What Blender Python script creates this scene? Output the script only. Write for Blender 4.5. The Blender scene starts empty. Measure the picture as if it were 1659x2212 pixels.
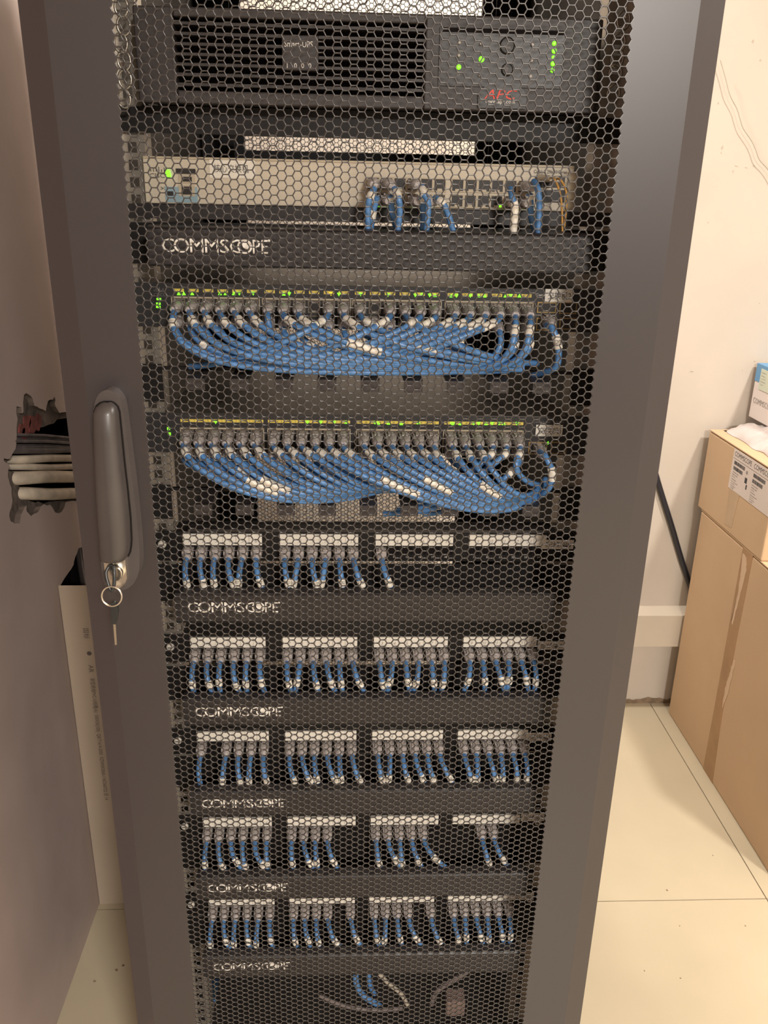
import bpy, math, random
import numpy as np
from mathutils import Vector, Matrix
random.seed(7)
S = bpy.context.scene
COL = S.collection

# ------------------------------------------------------------------ camera
FPX, PITCH, YAW, ROLL = 1794.6, .3592, .0465, .0209
CAM = Vector((-.0221, -.8877, 1.45))
FWD = Vector((math.sin(YAW)*math.cos(PITCH), math.cos(YAW)*math.cos(PITCH), -math.sin(PITCH)))
_r = Vector((math.cos(YAW), -math.sin(YAW), 0)); _u = _r.cross(FWD)
RGT = math.cos(ROLL)*_r + math.sin(ROLL)*_u
UPV = -math.sin(ROLL)*_r + math.cos(ROLL)*_u
cd = bpy.data.cameras.new('camera'); cam = bpy.data.objects.new('camera', cd); COL.objects.link(cam)
cd.sensor_fit = 'HORIZONTAL'; cd.sensor_width = 36; cd.lens = FPX/1659*36; cd.clip_start = .02
cam.matrix_world = Matrix(((RGT.x, UPV.x, -FWD.x, CAM.x), (RGT.y, UPV.y, -FWD.y, CAM.y), (RGT.z, UPV.z, -FWD.z, CAM.z), (0, 0, 0, 1)))
S.camera = cam

# ------------------------------------------------------------------ light
S.view_settings.view_transform = 'Standard'; S.view_settings.look = 'None'
S.view_settings.gamma = 1; S.view_settings.use_curve_mapping = False
S.view_settings.exposure = 0.16
W = bpy.data.worlds.new('room_glow'); S.world = W; W.use_nodes = True
W.node_tree.nodes['Background'].inputs[0].default_value = (1, .92, .84, 1)
W.node_tree.nodes['Background'].inputs[1].default_value = .16
def area(name, loc, size, power, col, target=None):
    l = bpy.data.lights.new(name, 'AREA'); l.shape = 'DISK'; l.size = size; l.energy = power; l.color = col
    o = bpy.data.objects.new(name, l); COL.objects.link(o); o.location = loc
    if target is not None:
        o.rotation_euler = (Vector(target)-Vector(loc)).to_track_quat('-Z', 'Y').to_euler()
    return o
area('ceiling_lamp_light', (1.38, -.19, 2.43), .15, 42, (1, .93, .84))
area('rear_fill_light', (.15, 1.06, 2.43), .12, 26, (1, .94, .86))  # added fill, no known lamp: brightens the wall behind the rear mesh
area('front_ceiling_lamp_light', (.92, -3.1, 2.43), .5, 235, (1, .945, .875))

# ------------------------------------------------------------------ helpers
def at(px, py, v, ax=1):
    """point of the plane axis=v seen at photograph pixel (px, py)"""
    d = FWD*FPX + RGT*(px-829.5) - UPV*(py-1106)
    t = (v-CAM[ax])/d[ax]
    return CAM + d*t

def mat(name, col, rough=.5, metal=0., spec=.5, noise=0, nscale=20, bump=0, bscale=60, trans=0, emit=None, estr=1, coat=0, alpha=1):
    m = bpy.data.materials.new(name); m.use_nodes = True
    nt = m.node_tree; b = nt.nodes['Principled BSDF']
    b.inputs['Base Color'].default_value = (*col, 1); b.inputs['Roughness'].default_value = rough
    b.inputs['Metallic'].default_value = metal; b.inputs['Specular IOR Level'].default_value = spec
    b.inputs['Transmission Weight'].default_value = trans; b.inputs['Coat Weight'].default_value = coat
    b.inputs['Alpha'].default_value = alpha
    if emit:
        b.inputs['Emission Color'].default_value = (*emit, 1); b.inputs['Emission Strength'].default_value = estr
    if noise or bump:
        tc = nt.nodes.new('ShaderNodeTexCoord')
    if noise:
        n = nt.nodes.new('ShaderNodeTexNoise'); n.inputs['Scale'].default_value = nscale; n.inputs['Detail'].default_value = 5
        nt.links.new(tc.outputs['Object'], n.inputs['Vector'])
        r = nt.nodes.new('ShaderNodeMapRange'); r.inputs[1].default_value = .3; r.inputs[2].default_value = .7
        r.inputs[3].default_value = 1-noise; r.inputs[4].default_value = 1+noise
        nt.links.new(n.outputs['Fac'], r.inputs[0])
        v = nt.nodes.new('ShaderNodeVectorMath'); v.operation = 'SCALE'; v.inputs[0].default_value = col
        nt.links.new(r.outputs[0], v.inputs['Scale']); nt.links.new(v.outputs[0], b.inputs['Base Color'])
    if bump:
        n2 = nt.nodes.new('ShaderNodeTexNoise'); n2.inputs['Scale'].default_value = bscale; n2.inputs['Detail'].default_value = 4
        nt.links.new(tc.outputs['Object'], n2.inputs['Vector'])
        bp = nt.nodes.new('ShaderNodeBump'); bp.inputs['Strength'].default_value = bump; bp.inputs['Distance'].default_value = .004
        nt.links.new(n2.outputs['Fac'], bp.inputs['Height']); nt.links.new(bp.outputs[0], b.inputs['Normal'])
    return m

M = dict(
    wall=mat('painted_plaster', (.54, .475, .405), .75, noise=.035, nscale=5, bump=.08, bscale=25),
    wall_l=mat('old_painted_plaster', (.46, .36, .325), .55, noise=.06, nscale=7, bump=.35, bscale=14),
    ceil=mat('ceiling_paint', (.8, .76, .7), .9),
    tile=mat('cream_floor_tile', (.47, .40, .285), .32, noise=.05, nscale=4),
    grout=mat('grout', (.25, .18, .12), .9),
    mortar=mat('broken_mortar', (.14, .105, .085), .95, noise=.4, nscale=45, bump=1, bscale=60),
    brick=mat('red_brick', (.2, .05, .04), .95, noise=.4, nscale=40, bump=.8, bscale=60),
    void=mat('dark_void', (.012, .01, .01), 1, spec=.1),
    dirt=mat('wall_dirt', (.22, .155, .10), .95, noise=.3, nscale=60),
    door=mat('powder_coat_dark', (.032, .026, .0275), .38, spec=.6),
    mesh=mat('powder_coat_mesh', (.030, .026, .026), .27, spec=.7),
    cab=mat('cabinet_black', (.010, .008, .008), .5, spec=.3),
    rail=mat('zinc_rail', (.50, .45, .39), .32, metal=.75, noise=.12, nscale=60),
    black=mat('black_steel', (.009, .0075, .0075), .5, spec=.3),
    cover=mat('manager_black', (.022, .0185, .0195), .42, noise=.06, nscale=8),
    upsm=mat('charcoal_plastic', (.036, .029, .029), .5),
    upsd=mat('dark_panel', (.024, .020, .020), .4),
    cream=mat('cream_metal', (.62, .55, .44), .45),
    creamd=mat('cream_trim', (.52, .44, .32), .45),
    blueband=mat('pale_blue_band', (.27, .4, .47), .5),
    swd=mat('dark_switch_face', (.028, .026, .028), .42),
    swtop=mat('switch_top_metal', (.10, .085, .07), .4, metal=.3, noise=.12, nscale=12),
    port=mat('port_shield', (.22, .18, .14), .4, metal=.5),
    portb=mat('port_black', (.02, .016, .015), .45),
    gold=mat('brass_shield', (.42, .28, .12), .4, metal=.6),
    yellow=mat('yellow_print', (.80, .62, .12), .5),
    ink=mat('black_ink', (.03, .03, .035), .6),
    greyink=mat('pencil_ink', (.34, .31, .29), .7),
    dimprint=mat('grey_print', (.2, .19, .19), .5),
    white=mat('white_print', (.8, .76, .7), .5),
    label=mat('white_label', (.82, .77, .68), .55),
    labelp=mat('paper_label', (.66, .57, .52), .55),
    blue=mat('blue_jacket', (.095, .235, .50), .38, noise=.12, nscale=30, spec=.5),
    clear=mat('clear_boot', (.60, .54, .52), .16, noise=.25, nscale=250, trans=.25, bump=.5, bscale=350),
    green=mat('green_led', (.05, .5, .02), .4, emit=(.22, 1, .02), estr=1.6),
    amber=mat('amber_led', (.6, .4, .02), .4, emit=(1, .65, .02), estr=1.3),
    ledoff=mat('unlit_led', (.4, .36, .32), .3),
    red=mat('red_print', (.85, .07, .04), .5),
    lever=mat('handle_plastic', (.046, .039, .037), .4, noise=.12, nscale=15, coat=.1),
    hbase=mat('handle_base', (.058, .049, .047), .45, noise=.12, nscale=25),
    chrome=mat('chrome', (.85, .8, .72), .22, metal=1),
    steel=mat('nickel', (.62, .56, .47), .3, metal=1),
    keyp=mat('key_plastic', (.018, .02, .02), .35),
    pvc=mat('pvc_white', (.56, .49, .40), .45, noise=.05, nscale=6),
    pvc2=mat('pvc_trunking', (.45, .365, .28), .5, noise=.06, nscale=4),
    pipe=mat('old_conduit', (.55, .46, .36), .5, noise=.25, nscale=25),
    piped=mat('sooty_conduit', (.10, .08, .08), .55, noise=.5, nscale=25),
    ccable=mat('dark_cable', (.018, .018, .025), .45),
    card=mat('cardboard', (.56, .385, .235), .8, noise=.06, nscale=3, bump=.05, bscale=120),
    cardd=mat('cardboard_edge', (.17, .09, .04), .9),
    tape=mat('parcel_tape', (.52, .36, .22), .25, noise=.1, nscale=12),
    taped=mat('brown_tape', (.36, .20, .09), .35, noise=.15, nscale=12),
    scuff=mat('scuffed_paper', (.62, .44, .30), .9),
    wbox=mat('white_carton', (.72, .64, .60), .6),
    cyan=mat('blue_carton', (.12, .30, .52), .5),
    pale=mat('pale_green_label', (.58, .62, .5), .6),
    bag=mat('plastic_bag', (.62, .55, .53), .3, trans=.15, bump=.6, bscale=40),
    fiber=mat('amber_fibre', (.55, .30, .08), .4),
    greyc=mat('grey_cable', (.16, .13, .125), .5),
    plugb=mat('adapter_plastic', (.22, .15, .13), .5),
    scuffw=mat('grey_scuff', (.42, .36, .29), .9),
    screw=mat('bright_screw', (.78, .72, .64), .35, metal=.2),
    unseen_dark=mat('unseen_panel_dark', (.05, .028, .018), .5),
    wire=mat('bell_wire', (.42, .37, .30), .6),
)

class MB:
    def __init__(s): s.v = []; s.f = []; s.m = []; s.s = []
    def add(s, vs, fs, mi=0, smooth=False):
        o = len(s.v); s.v += [tuple(v) for v in vs]
        for f in fs: s.f.append(tuple(i+o for i in f)); s.m.append(mi); s.s.append(smooth)
        return s
    def box(s, x0, x1, y0, y1, z0, z1, mi=0):
        vs = [(x, y, z) for x in (x0, x1) for y in (y0, y1) for z in (z0, z1)]
        return s.add(vs, [(0, 1, 3, 2), (4, 6, 7, 5), (0, 4, 5, 1), (2, 3, 7, 6), (0, 2, 6, 4), (1, 5, 7, 3)], mi)
    def prism(s, poly, axis, a, b, mi=0, smooth=False):
        """poly of 2-D points extruded along axis from a to b (counter-clockwise seen from the low side for axis y)"""
        def P(p, t):
            return {0: (t, p[0], p[1]), 1: (p[0], t, p[1]), 2: (p[0], p[1], t)}[axis]
        n = len(poly)
        s.add([P(p, a) for p in poly]+[P(p, b) for p in poly], [tuple(range(n)), tuple(range(2*n-1, n-1, -1))], mi)
        s.add([P(p, a) for p in poly]+[P(p, b) for p in poly], [(i, i+n, (i+1) % n+n, (i+1) % n) for i in range(n)], mi, smooth)
        return s
    def tube(s, pts, r, n=8, mi=0, cap=True, flat=1.0, closed=False):
        pts = [Vector(p) for p in pts]; N = len(pts)
        rs = r if isinstance(r, (list, tuple)) else [r]*N
        vs = []; nrm = None
        for i, p in enumerate(pts):
            if closed: t = pts[(i+1) % N]-pts[i-1]
            else: t = pts[min(i+1, N-1)]-pts[max(i-1, 0)]
            t.normalize()
            if nrm is None:
                nrm = t.cross(Vector((0, 0, 1)))
                if nrm.length < .05: nrm = t.cross(Vector((0, 1, 0)))
            nrm = (nrm - t*nrm.dot(t)).normalized(); bn = t.cross(nrm)
            for k in range(n):
                a = 2*math.pi*k/n
                vs.append(p + nrm*math.cos(a)*rs[i] + bn*math.sin(a)*rs[i]*flat)
        fs = []
        for i in range(N if closed else N-1):
            j = (i+1) % N
            for k in range(n):
                fs.append((i*n+k, i*n+(k+1) % n, j*n+(k+1) % n, j*n+k))
        s.add(vs, fs, mi, True)
        if cap and not closed:
            s.add(vs[:n], [tuple(range(n-1, -1, -1))], mi); s.add(vs[-n:], [tuple(range(n))], mi)
        return s
    def build(s, name, mats, parent=None, label=None, bevel=0, kind=None):
        me = bpy.data.meshes.new(name); me.from_pydata(s.v, [], s.f)
        if not isinstance(mats, (list, tuple)): mats = [mats]
        for m in mats: me.materials.append(m)
        me.polygons.foreach_set('material_index', s.m); me.polygons.foreach_set('use_smooth', s.s); me.update()
        return link(name, me, parent, label, bevel, kind)

def link(name, me, parent=None, label=None, bevel=0, kind=None, loc=None):
    o = bpy.data.objects.new(name, me); COL.objects.link(o)
    if parent:
        o.parent = parent
        if loc is None: o.matrix_parent_inverse = Matrix.Translation(-world_loc(parent))
    if loc is not None: o.location = loc
    if label: o['label'] = label
    if kind: o['kind'] = kind
    if bevel:
        b = o.modifiers.new('bevel', 'BEVEL'); b.width = bevel; b.segments = 2; b.limit_method = 'ANGLE'; b.angle_limit = .7
    return o
def world_loc(o):
    v = Vector((0, 0, 0))
    while o is not None:
        v += o.matrix_parent_inverse.translation if o.parent else Vector((0, 0, 0))
        v += o.location; o = o.parent
    return v
def thing(name, loc, label, cat, group=None):
    o = bpy.data.objects.new(name, None); o.empty_display_size = .02; COL.objects.link(o); o.location = loc
    o['label'] = label; o['category'] = cat
    if group: o['group'] = group
    return o
def tag(o, label, cat, group=None):
    o['label'] = label; o['category'] = cat
    if group: o['group'] = group
    return o

FONT = {}
def text_geo(body, res=2):
    """flat text mesh, lower-left at origin, unit font size; returns verts (n,3), faces, width, height"""
    if body in FONT: return FONT[body]
    c = bpy.data.curves.new('t', 'FONT'); c.body = body; c.resolution_u = res; c.size = 1
    o = bpy.data.objects.new('t', c); COL.objects.link(o)
    dg = bpy.context.evaluated_depsgraph_get(); me = bpy.data.meshes.new_from_object(o.evaluated_get(dg))
    vs = [tuple(v.co) for v in me.vertices]; fs = [tuple(p.vertices) for p in me.polygons]
    bpy.data.objects.remove(o); bpy.data.curves.remove(c); bpy.data.meshes.remove(me)
    if vs:
        x0 = min(v[0] for v in vs); x1 = max(v[0] for v in vs); y0 = min(v[1] for v in vs); y1 = max(v[1] for v in vs)
    else: x0 = x1 = y0 = y1 = 0
    FONT[body] = ([(v[0]-x0, v[1]-y0) for v in vs], fs, x1-x0, y1-y0)
    return FONT[body]
def put_text(mb, body, org, ux, uy, w=None, h=None, mi=0, slant=0):
    """org lower-left corner, ux reading direction, uy up direction; scaled to w x h metres"""
    vs, fs, tw, th = text_geo(body)
    if not vs: return mb
    if w is None: w = tw*h/th
    if h is None: h = th*w/tw
    org, ux, uy = Vector(org), Vector(ux), Vector(uy)
    n = ux.cross(uy)
    pts = [org + ux*((v[0]/tw)*w + slant*(v[1]/th)*h) + uy*(v[1]/th*h) for v in vs]
    mb.add(pts, fs, mi)
    return mb
XR, ZU = (1, 0, 0), (0, 0, 1)

ORD = ['first', 'second', 'third', 'fourth', 'fifth', 'sixth', 'seventh', 'eighth', 'ninth', 'tenth', 'eleventh', 'twelfth', 'thirteenth', 'fourteenth',
       'fifteenth', 'sixteenth', 'seventeenth', 'eighteenth', 'nineteenth', 'twentieth', 'twenty-first', 'twenty-second', 'twenty-third', 'twenty-fourth']

# ------------------------------------------------------------------ room
XL, YB, XRT, YF, ZC = -.56, 1.29, 2.3, -4.2, 2.46
fl = MB().box(XL-.15, XRT, YF, YB+.1, -.05, -.004).build('floor', M['grout']); fl['kind'] = 'structure'
tx = [-.68+.8*i for i in range(5)]; ty = [-4.284+.8*i for i in range(8)]
for x in tx:
    for y in ty:
        x0, x1 = max(x+.0012, XL-.1), min(x+.7988, XRT); y0, y1 = max(y+.0012, YF), min(y+.7988, YB+.05)
        if x1-x0 > .02 and y1-y0 > .02:
            MB().box(x0, x1, y0, y1, -.012, 0).build('floor_tile', M['tile'], fl)
wb = MB().box(XL-.3, XRT+.1, YB, YB+.1, -.02, ZC).build('wall_back', M['wall']); wb['kind'] = 'structure'
wr = MB().box(XRT, XRT+.1, YF, YB+.1, -.02, ZC).build('wall_right', M['wall']); wr['kind'] = 'structure'
ce = MB().box(XL-.3, XRT+.1, YF, YB+.1, ZC, ZC+.1).build('ceiling', M['ceil']); ce['kind'] = 'structure'

# left wall with two broken openings -------------------------------------
from mathutils.geometry import tessellate_polygon
def yz(pts): 
    out = []
    for p in pts:
        q = at(p[0], p[1], XL, 0); out.append((q.y, q.z))
    return out
holeA = yz([(36, 878), (46, 880), (48, 893), (51, 890), (50, 870), (52, 853), (57, 849), (61, 852), (66, 855), (70, 860), (72, 868), (75, 877), (80, 878), (85, 882), (92, 884), (99, 888), (101, 876), (104, 866), (109, 863),
            (113, 864), (118, 857), (120, 864), (118, 871), (120, 878), (124, 884), (128, 892), (140, 890), (205, 885), (225, 1083), (157, 1082), (142, 1084), (139, 1096), (133, 1106), (127, 1109),
            (119, 1107), (113, 1096), (108, 1090), (102, 1092), (95, 1089), (88, 1094), (85, 1101), (81, 1107), (73, 1110), (67, 1115), (62, 1109), (58, 1105), (57, 1099), (58, 1092), (54, 1095), (51, 1101), (46, 1111), (44, 1122), (42, 1132),
            (37, 1130), (32, 1131), (27, 1128), (23, 1126), (20, 1115), (21, 1107), (25, 1095), (27, 1083), (25, 1068), (25, 1054), (22, 1047), (20, 1039), (17, 1028), (18, 1015), (21, 1008), (19, 1004), (16, 1001), (12, 999), (8, 994), (9, 990), (16, 992),
            (22, 991), (27, 980), (34, 969), (36, 950), (36, 922), (38, 905), (35, 890)])
holeB = yz([(134, 906), (127, 915), (117, 917), (106, 922), (95, 924), (85, 925), (80, 930), (74, 934), (67, 940), (60, 943), (53, 944), (47, 947), (41, 952), (39, 960), (37, 972), (30, 982), (27, 993), (27, 1006), (31, 1017), (49, 1021), (52, 1048), (63, 1078), (88, 1086), (93, 1083), (105, 1088), (115, 1084), (200, 1076), (190, 898)])
holeC = yz([(205, 1175), (170, 1184), (166, 1196), (163, 1202), (160, 1213), (159, 1220), (154, 1229), (148, 1237), (139, 1250), (131, 1264), (131, 1285), (205, 1285)])
def clean(poly):
    a = sum(poly[i-1][0]*poly[i][1]-poly[i][0]*poly[i-1][1] for i in range(len(poly)))
    return poly if a > 0 else poly[::-1]
holeA, holeB, holeC = clean(holeA), clean(holeB), clean(holeC)
def plate_with_holes(mb, outer, holes, x, mi=0):
    loops = [[Vector((p[0], p[1], 0)) for p in outer]] + [[Vector((p[0], p[1], 0)) for p in reversed(h)] for h in holes]
    tris = tessellate_polygon(loops); flat = [p for l in loops for p in l]
    vs = [(x, p.x, p.y) for p in flat]; fs = []
    for t in tris:
        a, b, c = [flat[i] for i in t]
        n = (b-a).cross(c-a).z
        fs.append(tuple(t) if n > 0 else (t[0], t[2], t[1]))
    mb.add(vs, fs, mi)
def rim(mb, hole, x0, x1, mi):
    n = len(hole); vs = [(x0, *p) for p in hole]+[(x1, *p) for p in hole]
    mb.add(vs, [(i, (i+1) % n, (i+1) % n+n, i+n) for i in range(n)], mi)
wl = MB()
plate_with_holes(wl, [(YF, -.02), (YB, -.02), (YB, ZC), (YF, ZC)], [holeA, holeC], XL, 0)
rim(wl, holeA, XL, XL-.009, 1); rim(wl, holeC, XL, XL-.012, 1)
def offset(h, k):
    cy = sum(p[0] for p in h)/len(h); cz = sum(p[1] for p in h)/len(h)
    return [(cy+(p[0]-cy)*k, cz+(p[1]-cz)*k) for p in h]
yy0, yy1, zz0, zz1 = .2, 1.0, .55, 1.4
plate_with_holes(wl, [(yy0, zz0), (yy1, zz0), (yy1, zz1), (yy0, zz1)], [holeB, offset(holeC, .97)], XL-.009, 1)
rim(wl, holeB, XL-.009, XL-.05, 3); rim(wl, offset(holeC, .97), XL-.009, XL-.05, 3)
wl.box(XL-.2, XL-.19, yy0, yy1, zz0, zz1, 3)
for a in ((yy0, yy0+.002, zz0, zz1), (yy1-.002, yy1, zz0, zz1), (yy0, yy1, zz0, zz0+.002), (yy0, yy1, zz1-.002, zz1)):
    wl.box(XL-.19, XL-.05, a[0], a[1], a[2], a[3], 3)
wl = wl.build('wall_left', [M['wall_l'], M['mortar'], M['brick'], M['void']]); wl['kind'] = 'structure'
dr = MB().box(XL, XL+.03, -1.75, -.72, .01, 2.1).build('unseen_dark_panel', M['unseen_dark'], bevel=.004); dr['kind'] = 'structure'  # unseen dark slab, added so the cabinet door's left stile reflects darkness
# brick rubble showing in the opening
for k, (px, py, r) in enumerate([(62, 925, .017), (72, 918, .02), (52, 937, .014), (82, 912, .018), (58, 912, .015), (45, 930, .013)]):
    p = at(px, py, XL-.008, 0); b = MB(); n = 7
    pol = [(p.y+r*math.cos(2*math.pi*i/n+k)*random.uniform(.8, 1.3), p.z+r*math.sin(2*math.pi*i/n+k)*random.uniform(.6, 1)) for i in range(n)]
    b.prism(pol, 0, XL-.012, XL-.0085+.0012*(k % 3)); b.build('brick_fragment', M['brick'], wl)
# conduits running in the opening
for k, (a, b, h, mn, nm, lb) in enumerate([
        ((36, 953), (150, 957), 17, 'piped', 'cable_bundle', 'dark sooty cable bundle, highest in the broken wall opening'),
        ((38, 972), (152, 971), 15, 'piped', 'wall_conduit', 'sooty black conduit second from the top in the wall hole'),
        ((52, 993), (155, 990), 17, 'pipe', 'wall_conduit', 'dirty cream conduit third from the top in the wall hole'),
        ((58, 1008), (155, 1008), 14, 'pipe', 'wall_conduit', 'stained thin cream conduit fourth from the top in the wall hole'),
        ((50, 1033), (156, 1030), 27, 'pipe', 'wall_conduit', 'clean fat cream conduit, second from the bottom in the wall hole'),
        ((62, 1066), (158, 1066), 26, 'pipe', 'wall_conduit', 'cream conduit at the bottom edge of the broken wall hole')]):
    p0 = at(a[0], a[1], XL, 0); p1 = at(b[0], b[1], XL, 0); d = (p1-p0)/(p1.y-p0.y)
    r = abs(at(b[0], b[1]-h/2, XL, 0).z-at(b[0], b[1]+h/2, XL, 0).z)/2
    q0 = p0+Vector((-.006, 0, 0)); q1 = p1+Vector((-.004, 0, 0)); e = q1+d*.22; s0 = q0-d*.03+Vector((-.035, 0, 0))
    pts = [s0, q0.lerp(s0, .5)+Vector((.006, 0, 0)), q0, q0.lerp(q1, .5)+Vector((.002, 0, .0015*(-1)**k)), q1, e, e+Vector((-.06, .05, 0))]
    mb = MB()
    if nm == 'cable_bundle':
        for j in range(5):
            o = Vector((.006*math.cos(j*1.3), 0, .011*math.sin(j*1.3))); mb.tube([p+o for p in pts], r*.42, 8)
    else: mb.tube(pts, r, 16)
    tag(mb.build(nm, M[mn]), lb, 'conduit' if nm != 'cable_bundle' else 'cables', 'conduits in the wall opening')
for k, px in enumerate((172, 178, 184)):
    p = at(px, 1235, XL-.02, 0)
    tag(MB().tube([(XL-.03, p.y-.01, p.z+.16), (XL-.018, p.y, p.z+.05), (XL-.016, p.y+.003, p.z-.03), (XL-.02, p.y, p.z-.12)], .006, 8).build('wall_cable', M['greyc']),
        ['grey cable nearest the torn edge of the small lower wall hole', 'middle grey cable in the small lower wall hole', 'grey cable next to the cabinet in the small lower wall hole'][k], 'cable', 'cables in the small lower wall hole')
# vertical trunking at the left wall
M['ink2'] = mat('trunking_ink', (.12, .10, .09), .7)
tr = thing('cable_trunking', (-.51, .555, 0), 'upright cream plastic cable trunking with printed text standing by the left wall', 'trunking')
MB().box(XL+.001, -.46, .53, .532, 0, .768).build('lid', M['pvc2'], tr, bevel=.0008)
MB().box(XL+.0015, XL+.0035, .532, .538, 0, .766).box(-.4625, -.4605, .532, .538, 0, .766).build('channel', M['pvc2'], tr)
p = at(176, 1357, .5298); mb = MB(); L = p.z-at(212, 1728, .5298).z
xx = -.523
put_text(mb, '国标', (xx, .5296, p.z), (0, 0, -1), XR, h=.011)
put_text(mb, '●', (xx+.002, .5296, p.z-.05), (0, 0, -1), XR, h=.009)
put_text(mb, 'AR', (xx+.002, .5296, p.z-.08), (0, 0, -1), XR, h=.009)
put_text(mb, '新型绝缘PVC-U线槽(A)  100X50(100)  QB/T1614-2000  XZWNK0060-1 NC060722 班 14', (xx, .5296, p.z-.11), (0, 0, -1), XR, w=L-.11, h=.0115)
mb.build('printed_text', M['ink2'], tr)

# ledge trunking, hanging cable and bell wire on the back wall -----------------
lg = MB().prism([(1.25, .222), (1.2915, .222), (1.2915, .338), (1.286, .338), (1.25, .326)], 0, .32, 1.02).build('trim_1', M['pvc'], bevel=.001); lg['kind'] = 'structure'
d = MB(); random.seed(3)
prev = .012
for i in range(60):
    x = .3+i*.012; h = .008+.012*random.random()*(1 if i % 5 else 1.8)
    d.add([(x, YB-.0012, 0), (x+.012, YB-.0012, 0), (x+.012, YB-.0012, h), (x, YB-.0012, prev)], [(0, 1, 2, 3)]); prev = h
d.build('dirt_line', M['dirt'], wb)
random.seed(12)
for px, py, w_, h_, a_ in [(1560, 318, 3, 8, .2), (1558, 330, 2, 4, 0), (1590, 358, 6, 1.2, .1), (1612, 362, 5, 1, 0), (1583, 370, 2, 4, .3), (1626, 88, 3, 5, .5), (1642, 130, 2, 4, .2), (1551, 222, 2, 3, .4), (1628, 358, 3, 3, 0), (1495, 802, 9, 1.2, .1), (1630, 780, 5, 1.2, -.3), (1604, 800, 2, 2, 0), (1530, 480, 3, 1.5, .4), (1640, 655, 2, 2, 0)]:
    c = at(px, py, 1.2895); k_ = .0009; w2, h2_ = w_*k_/2*1.3, h_*k_/2*1.3
    pol = [(c.x+w2*math.cos(q)*random.uniform(.6, 1.3)+h2_*math.sin(q)*a_, c.z+h2_*math.sin(q)*random.uniform(.6, 1.3)) for q in [2*math.pi*i/7 for i in range(7)]]
    MB().prism(pol, 1, 1.2893, 1.2901).build('paint_scuff', M['scuffw'], wb)
for px, py, w_ in [(1441, 1923, 3.5), (1468, 2000, 2), (1610, 2000, 2.5), (1392, 2097, 2), (1470, 2113, 2.5), (252, 2095, 5), (266, 2085, 4), (204, 2120, 4), (1540, 1848, 2)]:
    c = at(px, py, .0003, 2); w2 = w_*.0007
    MB().prism([(c.x+w2*math.cos(q)*random.uniform(.6, 1.3), c.y+w2*math.sin(q)*random.uniform(.5, 1.4)) for q in [2*math.pi*i/7 for i in range(7)]], 2, -.0002, .0005).build('dirt_speck', M['dirt'], fl)
pts = [at(1395, 960, 1.281), at(1412, 1010, 1.281), at(1427, 1060, 1.281), at(1452, 1140, 1.281), at(1474, 1215, 1.281), at(1500, 1290, 1.281), at(1530, 1370, 1.281)]
def smooth(pts, n=6):
    pts = [Vector(p) for p in pts]; out = []
    P = [pts[0]*2-pts[1]]+pts+[pts[-1]*2-pts[-2]]
    for i in range(1, len(P)-2):
        for k in range(n):
            t = k/n; a, b, c, d_ = P[i-1], P[i], P[i+1], P[i+2]
            out.append(.5*((2*b)+(c-a)*t+(2*a-5*b+4*c-d_)*t*t+(3*b-a-3*c+d_)*t**3))
    out.append(pts[-1]); return out
tag(MB().tube(smooth(pts), .0078, 10).build('hanging_cable', M['ccable']), 'thick black cable hanging down the cream back wall behind the cartons', 'cable')
pts = [at(1556, 130, 1.272), at(1568, 172, 1.272), at(1577, 206, 1.272), at(1592, 235, 1.272), at(1599, 258, 1.272), at(1606, 278, 1.272), at(1624, 305, 1.272), at(1633, 325, 1.272), at(1641, 346, 1.272), at(1662, 370, 1.272), at(1690, 420, 1.272)]
tag(MB().tube(smooth(pts, 4), .0011, 6).build('bell_wire', M['wire']), 'thin wavy pale wire hanging off the back wall, top right', 'wire')

# ------------------------------------------------------------------ cabinet
cab = thing('server_cabinet', (0, .4, 0), 'tall dark grey network cabinet with perforated hexagon mesh front door', 'cabinet')
ZT = 2.0
for sx in (-1, 1):
    MB().box(min(sx*.298, sx*.292), max(sx*.298, sx*.292), -.045, .82, .03, ZT).build('side_panel', M['cab'], cab)
MB().box(-.298, .298, -.045, .82, ZT-.03, ZT).build('top_panel', M['cab'], cab)
MB().box(-.298, .298, -.045, .82, .03, .07).build('base', M['cab'], cab)
for sx in (-1, 1):
    for y in (-.06, .78):
        MB().box(min(sx*.291, sx*.262), max(sx*.291, sx*.262), y, y+.035, .07, ZT-.03).build('corner_post', M['cab'], cab)
        MB().box(min(sx*.262, sx*.25), max(sx*.262, sx*.25), y+.012, y+.016, .07, ZT-.03).build('post_flange', M['black'], cab)
for x in (-.2, .2):
    for y in (.02, .74): MB().tube([(x, y, 0), (x, y, .03)], .02, 12).build('foot', M['black'], cab)
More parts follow.
